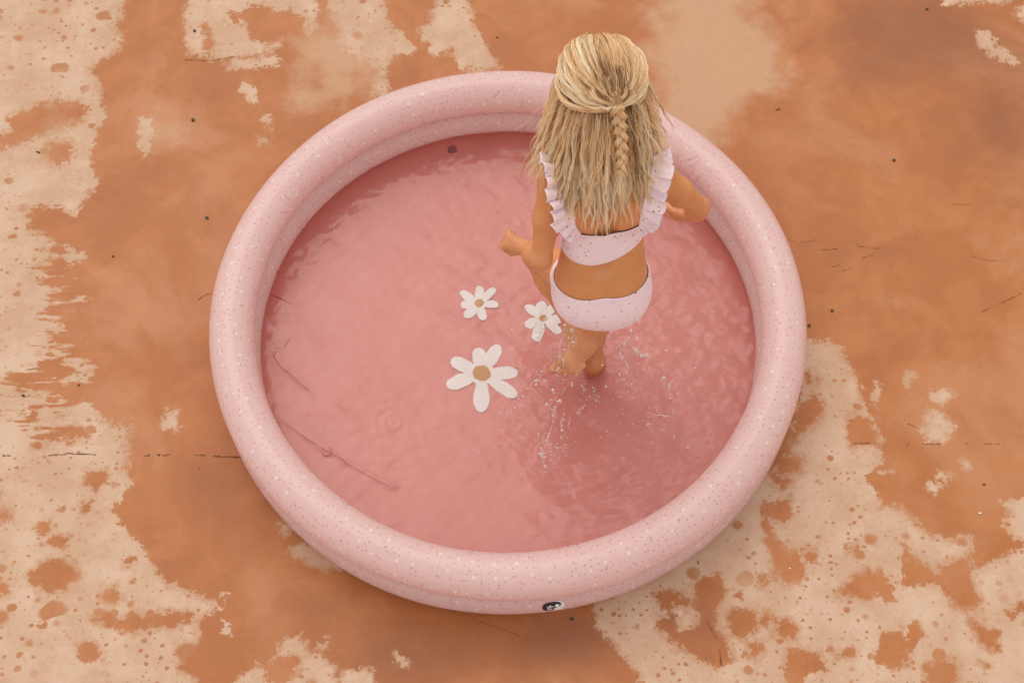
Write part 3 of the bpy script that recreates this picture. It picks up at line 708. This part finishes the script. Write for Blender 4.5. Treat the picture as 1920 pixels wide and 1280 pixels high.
person = empty("person", (.21, -.09, 0))
tag(person, "child with long fair half braided hair in pale pink frilled swimwear, stepping through the pool", "person")
ms = M("skin")
sk = ms.noise(ms.obj(), 17, 6, .65).outputs['Fac']; base = ms.mix(sk, (0.58, 0.228, 0.085), (0.74, 0.345, 0.150))
base = ms.mix(ms.attr("sole").outputs['Fac'], base, (0.86, 0.47, 0.235))
base = ms.mix(ms.attr("flush").outputs['Fac'], base, (0.60, 0.25, 0.17))
ms.bsdf(base, .40, Subsurface_Weight=.22, Specular_IOR_Level=.4)
ms.b.inputs['Subsurface Radius'].default_value = (.010, .004, .002); ms.b.inputs['Subsurface Scale'].default_value = .6
ms.bump(ms.noise(ms.obj(), 320, 3, .6).outputs['Fac'], .10, .0006)
body = mesh("body", bV, bF, ms.m); adopt(body, person)
fl = np.zeros(len(bV)); fz_ = np.exp(-((bV[:, 2] - .12) / .07) ** 2) * .35
for k in ('elL', 'elR'): fl += .35 * np.exp(-(np.linalg.norm(bV - J[k], axis=1) / .03) ** 2)
for k in ('haL', 'haR'): fl += .55 * np.exp(-(np.linalg.norm(bV - J[k], axis=1) / .05) ** 2)
fl += fz_ * (bV[:, 1] < -.04); a_ = body.data.attributes.new("flush", 'FLOAT', 'POINT'); a_.data.foreach_set('value', np.clip(fl, 0, 1).astype(np.float32))
sn = np.array([-.05, -.5, .86]); dl = bV - (heelL + at(1048,704,.100)) / 2
sole = np.exp(-((dl @ sn) / .016) ** 2) * np.exp(-(np.linalg.norm(dl, axis=1) / .085) ** 4) * (bV[:, 2] > .06) * (bV[:, 0] < J['anR'][0] + .02) * .8
a_ = body.data.attributes.new("sole", 'FLOAT', 'POINT'); a_.data.foreach_set('value', sole.astype(np.float32))
# eyes
me_w = M("eye_white"); me_w.bsdf((.75, .72, .70), .2); me_i = M("iris"); me_i.bsdf((.06, .10, .12), .15)
for s in (-1, 1):
    bm = bmesh.new(); bmesh.ops.create_uvsphere(bm, u_segments=20, v_segments=12, radius=.0115)
    me = bpy.data.meshes.new("eye"); bm.to_mesh(me); bm.free(); o = link("eye", me, me_w.m); o.location = H0 + [s * .029, .0735, -.012]; adopt(o, person)
    bm = bmesh.new(); bmesh.ops.create_uvsphere(bm, u_segments=16, v_segments=10, radius=.0055)
    me = bpy.data.meshes.new("iris"); bm.to_mesh(me); bm.free(); i_ = link("iris", me, me_i.m, o); i_.location = (0, .0078, 0)

# swimsuit: shells that follow the torso
mcl = M("printed_fabric"); uv = mcl.n("TexCoord").outputs['Object']
cb = mcl.mix(mcl.noise(uv, 30, 3).outputs['Fac'], (0.89, 0.69, 0.755), (0.91, 0.74, 0.795))
def fleck(scale, r0, cut, col, cb, loc):
    w = mcl.vor(mcl.mapping(uv, (1, 1, 1.3), loc=loc), scale, 1, dims='3D'); s = mcl.n("SeparateColor"); mcl.set(s.inputs[0], w.outputs['Color'])
    f_ = mcl.math('MULTIPLY', mcl.ramp(w.outputs['Distance'], r0 * .8, r0 * 1.2, 1, 0), mcl.math('GREATER_THAN', s.outputs[1], cut))
    return mcl.mix(mcl.math('MULTIPLY', f_, .85), cb, col)
cb = fleck(95, .20, .70, (0.40, 0.14, 0.17), cb, (0, 0, 0)); cb = fleck(70, .17, .78, (0.22, 0.07, 0.11), cb, (3, 2, 1)); cb = fleck(60, .15, .82, (0.45, 0.25, 0.10), cb, (8, 2, 4))
mcl.bsdf(cb, .75, Sheen_Weight=.2); mcl.bump(mcl.noise(mcl.mapping(uv, (1, 1, 2.6), (.3, 0, 0)), 46, 4, .6, 1.4).outputs['Fac'], .35, .0035)
m_fab = mcl.m
mtr = M("dark_seam"); mtr.bsdf((0.10, 0.035, 0.04), .8)
def radial(C0, Dv, prims, off, rmax=.20):
    lo_ = np.zeros(len(Dv)); hi_ = np.full(len(Dv), rmax)
    for _ in range(22):
        m_ = (lo_ + hi_) / 2; ins_ = sdf(C0 + Dv * m_[:, None], prims) < off; lo_ = np.where(ins_, m_, lo_); hi_ = np.where(ins_, hi_, m_)
    return C0 + Dv * lo_[:, None]
def solid(o, th, off=1.0):
    m_ = o.modifiers.new("cloth", 'SOLIDIFY'); m_.thickness = th; m_.offset = off; return o
nphi = 160; phi = np.linspace(0, 2 * PI, nphi, endpoint=False)          # phi 0 = +x, 3pi/2 = the back
backness = np.clip(-np.sin(phi), 0, 1); frontness = np.clip(np.sin(phi), 0, 1)
# top band
nt = 18; rows = []
zlo = .665 + .010 * frontness - .012 * backness + .022 * np.cos(phi); zhi = .722 + .020 * np.abs(np.cos(phi)) + .004 * backness + .03 * frontness + .018 * np.cos(phi)
for j in range(nt):
    t_ = j / (nt - 1); z_ = zlo + (zhi - zlo) * t_
    cy = -.055 + (z_ - .725) * .42
    C0 = np.stack([np.full(nphi, .204), cy, z_], 1); Dv = np.stack([np.cos(phi), np.sin(phi), 0 * phi], 1)
    off_ = .0016 + .0008 * math.sin(t_ * PI)
    rows.append(radial(C0, Dv, TORSO, off_))
Rw = np.array(rows); band = mesh("swim_top", Rw.reshape(-1, 3), grid_faces(nt, nphi, False, True), m_fab); solid(band, .0022); adopt(band, person)
def hem(name, row, r=.0017, mat=None, closed=True):
    P = np.vstack([row, row[:1]]) if closed else row
    o = tube(name, P, r, mat or m_fab, None, 8, False); return o
o = hem("hem", Rw[0] , .0014); adopt(o, person); o.parent = band; o = hem("hem", Rw[-1] + [0, 0, .0006], .0013, mtr.m); adopt(o, person); o.parent = band
# straps with frills
def frill(pts, outward, width, waves, name, seed):
    r = random.Random(seed); am = [r.uniform(.5, 1.5) for _ in range(12)]; base = spline(pts, 26); n = len(base); rows = []
    m_ = 9; phs = [0]
    for i in range(n): phs.append(phs[-1] + 2 * PI * waves / n * r.uniform(.2, 1.9))
    for i in range(n):
        t_ = base[min(i + 1, n - 1)] - base[max(i - 1, 0)]; t_ /= np.linalg.norm(t_)
        o_ = outward(i / (n - 1)); o_ = o_ - t_ * np.dot(o_, t_); o_ /= np.linalg.norm(o_); nn = np.cross(t_, o_)
        w_ = width * min(1, .35 + 2.6 * min(i, n - 1 - i) / n) * (1 + .08 * math.sin(phs[i] * .37))
        row = []
        for j in range(m_):
            s_ = j / (m_ - 1); a_ = .0085 * am[int(11.9 * i / n)] * s_ ** .8 * math.sin(phs[i]) ; b_ = .0045 * s_ * math.cos(phs[i])
            row.append(base[i] + o_ * w_ * s_ * (1 - .10 * s_) + nn * a_ + t_ * b_)
        rows.append(row)
    o = mesh(name, np.array(rows).reshape(-1, 3), grid_faces(n, m_), m_fab); solid(o, .0012, 0); adopt(o, person); o.parent = band
    st = np.array(base); o2 = tube("strap", st, .0055, m_fab, None, 10, False); adopt(o2, person); o2.parent = band
def surf_pt(x, y, z, off=.003):      # nearest place on the torso skin
    p = np.array([[x, y, z]], float)
    for _ in range(30):
        d0 = sdf(p, TORSO)[0] - off; e = 1e-4
        gr_ = np.array([(sdf(p + np.eye(3)[k] * e, TORSO)[0] - sdf(p - np.eye(3)[k] * e, TORSO)[0]) / (2 * e) for k in range(3)]); p = p - gr_ * d0 * .9 / (gr_ @ gr_ + 1e-9)
    return p[0]
Lp = [surf_pt(*q) for q in ((.128,.02,.735),(.116,.01,.79),(.112,-.01,.845),(.114,-.05,.86),(.118,-.095,.83),(.124,-.12,.79),(.136,-.125,.750),(.148,-.125,.725))]
Rp = [surf_pt(*q) for q in ((.280,.02,.735),(.292,.01,.79),(.298,-.01,.845),(.298,-.05,.86),(.296,-.095,.83),(.292,-.12,.79),(.284,-.12,.755),(.276,-.12,.738))]
frill(Lp, lambda t: np.array([-1.0, -.75 * t, .35]), .054, 14, "frill", 3)
frill(Rp, lambda t: np.array([1.0, -.60 * t, .40]), .048, 14, "frill", 8)
# bottoms
CP = J['pel'] + np.array([0, .004, .0]); prims_b = TORSO[:3] + TORSO[-2:] + LEGS[:2][1:] * 0 + [('e', J['pel'] + np.array([0, -.018, -.020]), np.array([.093, .064, .060]), np.eye(3), 0, .03)] + [('c', J['hiL'], J['hiL'] + (J['knL'] - J['hiL']) * .16, .058, .0555, .03), ('c', J['hiR'], J['hiR'] + (J['knR'] - J['hiR']) * .22, .0575, .054, .03)]
nt = 40; rows = []
top_e = np.radians(42 - 20 * (np.sqrt(np.cos(phi) ** 2 + .04) - .2) - 4 * frontness + 5 * np.cos(phi))
zt = .560 + .002 * np.cos(phi) + .006 * np.abs(np.cos(phi)) - .006 * backness
sideness = np.abs(np.cos(phi))
bot_e = np.radians(-86 + 46 * sideness ** 2.2 + 6 * frontness)
for j in range(nt):
    t_ = j / (nt - 1)
    e_ = top_e + (bot_e - top_e) * t_
    Dv = np.stack([np.cos(phi) * np.cos(e_), np.sin(phi) * np.cos(e_), np.sin(e_)], 1)
    rows.append(radial(np.tile(CP, (nphi, 1)), Dv, prims_b, .0024))
Rw = np.array(rows); bot = mesh("swim_bottoms", Rw.reshape(-1, 3), grid_faces(nt, nphi, False, True), m_fab); solid(bot, .0022); adopt(bot, person)
o = hem("hem", Rw[0], .0014); adopt(o, person); o.parent = bot; o = hem("hem", Rw[-1], .0017); adopt(o, person); o.parent = bot

# ---------------------------------------------------------------- hair
ALLC = TORSO + HEAD[:2] + [p for p in ARMS[:8]]
def push(P, off):
    d0 = sdf(P, ALLC); need = d0 < off
    if need.any():
        Q = P[need]; e = 1e-3
        G = np.stack([sdf(Q + np.eye(3)[k] * e, ALLC) - sdf(Q - np.eye(3)[k] * e, ALLC) for k in range(3)], -1); G /= np.linalg.norm(G, axis=1)[:, None] + 1e-9
        o_ = off[need] if hasattr(off, '__len__') else off
        P[need] = Q + G * (o_ - d0[need])[:, None]
    return P
def hair_object(name, strands, radii, cols, mat, parent):
    hc = bpy.data.hair_curves.new(name); n, k = strands.shape[:2]
    hc.add_curves([k] * n)
    hc.attributes['position'].data.foreach_set('vector', strands.astype(np.float32).ravel())
    ra = hc.attributes.get('radius') or hc.attributes.new('radius', 'FLOAT', 'POINT'); ra.data.foreach_set('value', radii.astype(np.float32).ravel())
    ca = hc.attributes.new('shade', 'FLOAT', 'POINT'); ca.data.foreach_set('value', cols.astype(np.float32).ravel())
    o = bpy.data.objects.new(name, hc); COL.objects.link(o); hc.materials.append(mat); adopt(o, parent); return o
mh = M("fair_hair"); sh_ = mh.attr("shade").outputs['Fac']
hcol = mh.mix(mh.ramp(sh_, 0, .5, 0, 1, False), (0.25, 0.122, 0.048), (0.86, 0.56, 0.27)); hcol = mh.mix(mh.ramp(sh_, .5, 1, 0, 1, False), hcol, (0.93, 0.81, 0.60))
mh.bsdf(hcol, .42, Specular_IOR_Level=.45, Subsurface_Weight=0)
SC = np.array([.073, .088, .082]); HC = H0 + np.array([0, 0, .008])
def dirv(az, el): return np.stack([np.sin(az) * np.cos(el), -np.cos(az) * np.cos(el), np.sin(el)], -1)      # az 0 = straight back, + = right
def ray_off(px, py, off, prims=None):      # first place on the line of sight that is `off` from the body
    d_ = (px - 960) / FPX * np.array([1.0, 0, 0]) + _f + _u * (640 - py) / FPX; d_ /= np.linalg.norm(d_); p = CAM + d_ * 1.5
    for _ in range(200):
        s_ = sdf(p[None], prims or ALLC)[0] - off
        if s_ < 2e-4: break
        p = p + d_ * max(s_ * .7, 2e-4)
    return p
TIE = ray_off(1158, 200, .026); tie_u = (TIE - HC) / SC; tie_u /= np.linalg.norm(tie_u)
def fbm(n, k, cyc):      # smooth random wobble, n strands, k points
    t_ = np.linspace(0, 1, k)[None]; return sum(rng.normal(0, 1, (n, 1)) * np.sin(2 * PI * c * t_ * rng.uniform(.8, 1.2, (n, 1)) + rng.uniform(0, 6.28, (n, 1))) / c ** .7 for c in cyc)
# loose long hair
NG, K = 520, 30
az = rng.uniform(-1.85, 2.0, NG); el = rng.uniform(-.45, .22, NG) - .10 * np.abs(az)
P = HC + dirv(az, el) * (SC + .006); Dv = dirv(az, el) * .5 + [0, -.1, -.8]; Dv /= np.linalg.norm(Dv, axis=1)[:, None]
spread = np.stack([np.sin(az) * (.10 + .30 * rng.uniform(0, 1, NG) ** 5) + .030, -.30 - .12 * np.cos(az) + 0 * az, -1 + 0 * az], 1) + rng.normal(0, .07, (NG, 3)); spread /= np.linalg.norm(spread, axis=1)[:, None]
Lg = rng.uniform(.170, .285, NG) * (1 - .18 * np.abs(az) / 2); G = [P.copy()]; layer = rng.uniform(.004, .017, NG)
for k in range(K - 1):
    w_ = .25
    Dv = Dv * (1 - w_) + spread * w_; Dv /= np.linalg.norm(Dv, axis=1)[:, None]
    P = P + Dv * (Lg / (K - 1))[:, None]; P = push(P.copy(), layer); G.append(P.copy())
G = np.stack(G, 1)
tt = np.linspace(0, 1, K)
for c_ in range(3):
    G[:, :, c_] += fbm(NG, K, (1.2, 2.6, 5)) * .0056 * tt ** .8 * (1, .5, .35)[c_]
def from_guides(G, nper, rad, tip, jitter=.0012, short=1.0):
    NG_, K_ = G.shape[:2]; n = NG_ * nper; gi = np.repeat(np.arange(NG_), nper)
    q = np.linspace(0, 1, K_)[None] * rng.uniform(short, 1, (n, 1)) * (K_ - 1); i0 = np.clip(q.astype(int), 0, K_ - 2); fr = (q - i0)[..., None]
    GG = G[gi[:, None], i0] * (1 - fr) + G[gi[:, None], i0 + 1] * fr
    t_ = np.linspace(0, 1, K_)[None, :, None]
    ang = rng.uniform(0, 2 * PI, n); r_ = np.sqrt(rng.uniform(0, 1, n)); off = np.stack([np.cos(ang) * r_, np.sin(ang) * r_ * .6, rng.normal(0, .4, n)], -1)[:, None]
    R_ = rad + (tip - rad) * t_ ** .8
    Sx = GG + off * R_ + np.stack([fbm(n, K_, (2, 4)) for _ in range(3)], -1) * jitter * t_
    return Sx, gi
Sx, gi = from_guides(G, 12, .0085, .0016, .0024, .66)
n = len(Sx); Sx = push(Sx.reshape(-1, 3), .0015).reshape(n, K, 3)
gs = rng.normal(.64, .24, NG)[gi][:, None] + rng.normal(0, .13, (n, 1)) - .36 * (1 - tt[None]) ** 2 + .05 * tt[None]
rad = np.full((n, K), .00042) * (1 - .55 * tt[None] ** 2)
adopted = []
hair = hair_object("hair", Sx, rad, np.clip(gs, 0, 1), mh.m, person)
# swept back upper hair, gathered at the tie
NG2 = 230; K2 = 26
az = rng.uniform(-2.9, 2.9, NG2); el = np.where(np.abs(az) > 1.5, rng.uniform(.15, 1.2, NG2), rng.uniform(.35, 1.35, NG2))
D0 = dirv(az, el); t2 = np.linspace(0, 1, K2)
om = np.arccos(np.clip(D0 @ tie_u, -1, 1))[:, None]
sl0 = np.sin((1 - t2) * om) / np.sin(om); sl1 = np.sin(t2 * om) / np.sin(om)
DD = sl0[..., None] * D0[:, None] + sl1[..., None] * tie_u
side = np.sign(np.sin(az))[:, None]; sag = np.sin(PI * t2)[None] * (om / 2) ** 1.2
DD[:, :, 2] -= sag * .30 * np.abs(np.sin(az))[:, None]; DD[:, :, 0] += side * sag * .22 * np.abs(np.sin(az * .5))[:, None]
DD /= np.linalg.norm(DD, axis=-1, keepdims=True)
lift = .009 + .013 * np.sin(PI * t2) ** .7 * rng.uniform(.3, 1.25, (NG2, 1)) + .004 * t2
G2 = HC + DD * (SC + lift[..., None])
G2 += np.stack([fbm(NG2, K2, (1, 2.5)) for _ in range(3)], -1) * .0016 * np.sin(PI * t2)[None, :, None]
Sx2, gi2 = from_guides(G2, 26, .0066, .0024, .0020); n2 = len(Sx2)
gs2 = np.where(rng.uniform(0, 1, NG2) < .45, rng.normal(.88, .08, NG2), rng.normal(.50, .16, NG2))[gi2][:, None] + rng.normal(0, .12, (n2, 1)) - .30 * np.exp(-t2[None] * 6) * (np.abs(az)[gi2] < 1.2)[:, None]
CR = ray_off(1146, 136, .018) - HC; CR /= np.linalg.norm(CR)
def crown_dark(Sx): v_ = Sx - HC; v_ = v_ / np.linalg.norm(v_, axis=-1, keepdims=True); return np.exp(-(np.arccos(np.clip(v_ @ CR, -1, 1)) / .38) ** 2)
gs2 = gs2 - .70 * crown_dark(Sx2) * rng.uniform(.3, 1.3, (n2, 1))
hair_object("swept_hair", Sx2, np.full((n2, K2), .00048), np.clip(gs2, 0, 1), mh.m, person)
# crown: short darker hair lying straight towards the tie
NG3 = 170; az = np.concatenate([rng.uniform(-.75, .75, 60) + .15, rng.uniform(-3.1, 3.1, 110)]); el = np.concatenate([rng.uniform(.35, 1.15, 60), rng.uniform(.75, 1.55, 110)]); D0 = dirv(az, el); om = np.arccos(np.clip(D0 @ tie_u, -1, 1))[:, None]
DD = (np.sin((1 - t2) * om) / np.sin(om))[..., None] * D0[:, None] + (np.sin(t2 * om) / np.sin(om))[..., None] * tie_u; DD /= np.linalg.norm(DD, axis=-1, keepdims=True)
G3 = HC + DD * (SC + .008 + .006 * np.sin(PI * t2)[None, :, None]); Sx3, gi3 = from_guides(G3, 24, .009, .003, .001); n3_ = len(Sx3)
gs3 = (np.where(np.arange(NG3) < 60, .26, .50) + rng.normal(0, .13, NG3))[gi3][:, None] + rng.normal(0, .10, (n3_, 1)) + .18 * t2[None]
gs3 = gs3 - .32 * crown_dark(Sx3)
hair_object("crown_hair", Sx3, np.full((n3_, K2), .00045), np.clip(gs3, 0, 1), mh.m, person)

bm = bmesh.new(); bmesh.ops.create_uvsphere(bm, u_segments=48, v_segments=32, radius=1)
for v in bm.verts: v.co = Vector(v.co[:] * (SC + .006) + HC) if False else Vector((v.co.x * (SC[0] + .005) + HC[0], v.co.y * (SC[1] + .005) + HC[1], v.co.z * (SC[2] + .005) + HC[2]))
bmesh.ops.delete(bm, geom=[v for v in bm.verts if (v.co.y - HC[1]) > .052 and v.co.z < HC[2] + .035 or v.co.z < HC[2] - .055], context='VERTS')
me = bpy.data.meshes.new("scalp"); bm.to_mesh(me); bm.free(); msc = M("scalp_hair"); msc.bsdf((0.26, 0.16, 0.08), .7); o = link("scalp", me, msc.m); adopt(o, person)
# braid
KB = 150; tb = np.linspace(0, 1, KB)
B0 = TIE + np.array([.002, -.004, .004]); bend = at(1166, 318, .845)
Hp = np.concatenate([Sx.reshape(-1, 3), Sx2.reshape(-1, 3)]); hx, hy = to_px(Hp); hd = np.linalg.norm(Hp - CAM, axis=1)
def over_hair(px, py, off, w=9):
    d_ = (px - 960) / FPX * np.array([1.0, 0, 0]) + _f + _u * (640 - py) / FPX; d_ /= np.linalg.norm(d_)
    m_ = (np.abs(hx - px) < w) & (np.abs(hy - py) < w); return CAM + d_ * (np.percentile(hd[m_], 4) - off)
ctrl = [over_hair(1158,198,.004)] + [over_hair(x_, y_, .007) for x_, y_ in ((1161,218),(1163,245),(1166,272),(1168,298),(1164,322))]
for _ in range(2): ctrl[1:-1] = [(ctrl[i - 1] + 2 * ctrl[i] + ctrl[i + 1]) / 4 for i in range(1, len(ctrl) - 1)]
cl = spline(ctrl, 40); cl = cl[np.linspace(0, len(cl) - 1, KB).astype(int)]
tan = np.gradient(cl, axis=0); tan /= np.linalg.norm(tan, axis=1)[:, None]; sd = np.cross(tan, [0, -1.0, 0]); sd /= np.linalg.norm(sd, axis=1)[:, None]; nn = np.cross(sd, tan)
strs = []; shades = []
turns = 2.1; wB = (.0100 * (1 - .35 * tb)) * np.minimum(1, .35 + tb * 6); rB = .0070 * (1 - .38 * tb)
for s_ in range(3):
    ph = 2 * PI * turns * tb + s_ * 2 * PI / 3
    c_ = cl + sd * (wB * np.sin(ph))[:, None] + nn * (.0052 * np.sin(2 * ph))[:, None]
    for q in range(150):
        wv_ = (rng.normal(0, .0007, (3, 1)) * np.sin(2 * PI * np.array([[2.3], [5.1], [9.0]]) * tb[None] * rng.uniform(.8, 1.2) + rng.uniform(0, 6, (3, 1)))).sum(0)[:, None] * (sd if q % 2 else nn)
        a = rng.uniform(0, 2 * PI); r_ = math.sqrt(rng.uniform(.2, 1)); tw = a + rng.uniform(-.4, .4) * tb
        strs.append(c_ + sd * (rB * r_ * np.cos(tw))[:, None] + nn * (rB * .8 * r_ * np.sin(tw))[:, None] + rng.normal(0, .0003, 3) + wv_); shades.append(.50 + rng.normal(0, .2) + .20 * r_ * np.sin(tw) + 0 * tb)
hair_object("braid", np.array(strs), np.full((len(strs), KB), .00046), np.clip(np.array(shades), 0, 1), mh.m, person)
mti = M("hair_elastic"); mti.bsdf((0.62, 0.50, 0.34), .5)
for i_, rr_ in ((KB - 8, .0068),):
    c0 = cl[i_]; pts = [c0 + rr_ * (math.cos(q) * sd[i_] + math.sin(q) * nn[i_] * .8) for q in np.linspace(0, 2 * PI, 24)]
    o = tube("hair_elastic", pts, .0016, mti.m, None, 8, False); adopt(o, person)
# tail of the braid
NT = 60; kt = 14; e0 = cl[-1]; tl = np.linspace(0, 1, kt)
T_ = np.repeat(e0[None, None], NT, 0) + tl[None, :, None] * (np.array([0, -.022, -.040]) + rng.normal(0, .006, (NT, 1, 3))) + rng.normal(0, .0022, (NT, 1, 3))

hair_object("braid_tail", T_, np.full((NT, kt), .0004), np.full((NT, kt), .8), mh.m, person)
# stray hair
NS = 150; az = rng.uniform(-1.5, 1.6, NS); el = rng.uniform(-.4, .5, NS)
P = HC + dirv(az, el) * (SC + .016); Dv = dirv(az, el) * .35 + rng.normal(0, .15, (NS, 3)) + [0, 0, -.8]; sp = np.stack([np.sin(az) * .38, -.35 + 0 * az, -1 + 0 * az], 1) + rng.normal(0, .22, (NS, 3)); Lg = rng.uniform(.04, .15, NS); G = [P.copy()]
for k in range(K - 1):
    Dv = Dv * .86 + sp * .14; Dv /= np.linalg.norm(Dv, axis=1)[:, None]; P = push((P + Dv * (Lg / (K - 1))[:, None]).copy(), .008); G.append(P.copy())
G = np.stack(G, 1); G += np.stack([fbm(NS, K, (1.5, 3)) for _ in range(3)], -1) * .003 * tt[None, :, None]
hair_object("stray_hair", G, np.full((NS, K), .00036), np.full((NS, K), .72), mh.m, person)

# ---------------------------------------------------------------- splash
mspl = M("splash_water"); 
tp0 = mspl.n("BsdfTransparent"); gy0 = mspl.n("BsdfGlossy"); gy0.inputs['Roughness'].default_value = .08; m20 = mspl.n("MixShader"); m20.inputs[0].default_value = .30
mspl.t.links.new(tp0.outputs[0], m20.inputs[1]); mspl.t.links.new(gy0.outputs[0], m20.inputs[2])
df0 = mspl.n("BsdfDiffuse"); df0.inputs['Color'].default_value = (.95, .93, .90, 1); mx0 = mspl.n("MixShader"); mx0.inputs[0].default_value = .26
mspl.t.links.new(m20.outputs[0], mx0.inputs[1]); mspl.t.links.new(df0.outputs[0], mx0.inputs[2]); mspl.t.links.new(mx0.outputs[0], mspl.out.inputs[0])
bm = bmesh.new(); bmesh.ops.create_icosphere(bm, subdivisions=2, radius=1); sv = np.array([v.co[:] for v in bm.verts]); sf = np.array([[v.index for v in f.verts] for f in bm.faces]); bm.free()
dv_, df_ = [], []
def drop(p, r, st=(1, 1, 1)):
    df_.append(sf + len(sv) * len(dv_)); dv_.append(sv * np.array(st) * r + p)
chains = [((1050,645),(1042,700),.16,.07,40),((1040,700),(1075,622),.10,.26,26),((1045,720),(1032,800),.14,.10,34),((1032,800),(1020,880),.12,.07,46),((1058,770),(1048,850),.10,.06,34),
          ((1150,630),(1175,690),.20,.12,30),((1175,640),(1245,700),.22,.14,30),((1245,700),(1275,745),.14,.10,18),((1170,690),(1165,700),.1,.1,6),((1175,705),(1195,735),.12,.08,16),
          ((1020,700),(985,728),.10,.08,24),((985,728),(940,790),.09,.07,14),((1095,715),(1115,745),.06,.06,26),((1100,740),(1085,780),.06,.06,10),((1200,770),(1262,830),.1,.07,12),
          ((1030,600),(1000,640),.25,.12,22),((1060,605),(1075,640),.30,.22,30),((1280,780),(1180,780),.08,.07,6),((960,760),(950,800),.08,.06,8)]
for a, b, z0_, z1_, n_ in chains:
    for i in range(n_):
        t_ = random.random(); q = at(a[0] + (b[0] - a[0]) * t_ + random.gauss(0, 7), a[1] + (b[1] - a[1]) * t_ + random.gauss(0, 7), max(.058, z0_ + (z1_ - z0_) * t_ + random.gauss(0, .01)))
        r_ = min(.0046, .00135 * math.exp(random.gauss(0, .6))); drop(q, r_, (1, 1, random.uniform(1, 2.2)))
for i in range(110):
    q = at(random.gauss(1110, 110), random.gauss(720, 75), random.uniform(.06, .2))
    if np.hypot(*(q[:2] - PC)) < .6: drop(q, .0015 * math.exp(random.gauss(0, .4)))
def ligament(P, r0):
    P = np.array(P); n = len(P); V = []
    for i in range(n):
        t_ = P[min(i + 1, n - 1)] - P[max(i - 1, 0)]; t_ /= np.linalg.norm(t_) + 1e-9; a_ = np.cross(t_, [.3, .2, 1.0]); a_ /= np.linalg.norm(a_); b_ = np.cross(a_, t_)
        rr_ = r0 * (.35 + abs(random.gauss(0, .6))) * (0.15 if i in (0, n - 1) else 1)
        for k in range(6): q = PI * k / 3; V.append(P[i] + rr_ * (math.cos(q) * a_ + math.sin(q) * b_))
    f_ = grid_faces(n, 6, False, True); return np.array(V), np.concatenate([f_[:, :3], f_[:, [0, 2, 3]]])
voff = len(sv) * len(dv_)
for a, b, z0_, z1_, n_ in chains:
    for k in range(3 if n_ > 20 else 2):
        t0_ = random.uniform(0, .6); t1_ = min(1, t0_ + random.uniform(.15, .45)); ox, oy = random.gauss(0, 6), random.gauss(0, 6); m = 18; wv = random.uniform(1, 3)
        pp = [at(a[0] + (b[0] - a[0]) * q + ox + 2.5 * math.sin(q * 6 * wv), a[1] + (b[1] - a[1]) * q + oy + 2 * math.cos(q * 5 * wv), max(.056, z0_ + (z1_ - z0_) * q + .006 * math.sin(q * 15))) for q in np.linspace(t0_, t1_, m)]
        lv, lf = ligament(pp, .0008); df_.append(lf + voff); dv_.append(lv); voff += len(lv)
spl = mesh("splash_droplets", np.concatenate(dv_), np.concatenate(df_), mspl.m)
tag(spl, "spray of clear water droplets thrown up around the feet", "splash", kind='stuff')

# ---------------------------------------------------------------- grit lying on the ground
mg = M("dark_grit"); mg.bsdf(mg.mix(mg.noise(mg.obj(), 300, 2).outputs['Fac'], (0.03, 0.022, 0.016), (0.11, 0.075, 0.05)), .8)
mgl = M("pale_grit"); mgl.bsdf((0.72, 0.66, 0.58), .6)
def stone(name, px, py, rx, ry, rz, mat, label, cat, group, bend=0):
    bm = bmesh.new(); bmesh.ops.create_icosphere(bm, subdivisions=2, radius=1)
    for v in bm.verts:
        k_ = random.uniform(.82, 1.12); v.co = Vector((v.co.x * rx * k_, v.co.y * ry * k_ + bend * (v.co.x * rx) ** 2, v.co.z * rz * k_))
    me = bpy.data.meshes.new(name); bm.to_mesh(me); bm.free(); o = link(name, me, mat, None, False)
    p = at(px, py, 0); o.location = (p[0], p[1], rz * .85); o.rotation_euler = (0, 0, random.uniform(-.5, .5)); tag(o, label, cat, group); return o
G1 = "dark bits of grit on the painted concrete"
for px, py, a, b, lab in [
 (362,226,.0048,.0056,"round dark pebble on the wet ground above the upper left of the pool"),
 (388,409,.0060,.0040,"small dark crumb nearest the pool on its left side"),
 (72,286,.0075,.0026,"thin dark chip on the pale dry patch at far left"),
 (365,59,.0045,.0045,"grey pebble on the pale patch near the top left"),
 (44,742,.0060,.0030,"dark flake on the streaky dry patch at the left edge"),
 (1738,18,.0050,.0035,"dark crumb near the top edge at upper right"),
 (1676,301,.0052,.0042,"dark pebble on plain ground right of the pool's upper rim"),
 (1560,583,.0042,.0042,"tiny black pebble a hand's width from the pool's right side"),
 (1517,611,.0045,.0045,"tiny black pebble right against the pool's right side"),
 (1845,908,.0055,.0022,"dark sliver on the wet patch at lower right"),
 (1072,1160,.0050,.0042,"dark crumb right of the badge in front of the pool"),
 (212,481,.0035,.0028,"smallest dark crumb left of the pool among the wet ground"),
 (932,71,.0030,.0028,"small dark crumb beyond the pool left of the head"),
 (148,722,.0032,.0028,"small dark crumb at the edge of the streaky dry patch")]:
    stone("pebble", px, py, a, b, min(a, b) * .7, mg.m, lab, "pebble", G1)
for px, py, a, lab in [(1837,962,.0045,"white chip shining on the wet patch at lower right"),(1481,1065,.0032,"white chip in the round wet spot below right of the pool"),(28,578,.0030,"white chip on the streaky patch at the left edge")]:
    stone("pale_chip", px, py, a, a * .6, a * .4, mgl.m, lab, "stone chip", "pale chips on the painted concrete")
stone("twig", 1459,206,.0085,.0014,.0014,mg.m,"short dark curved twig beyond the pool's upper right rim","twig",None,30)
for px, py in ((1000,1156),(1032,1160)): pass
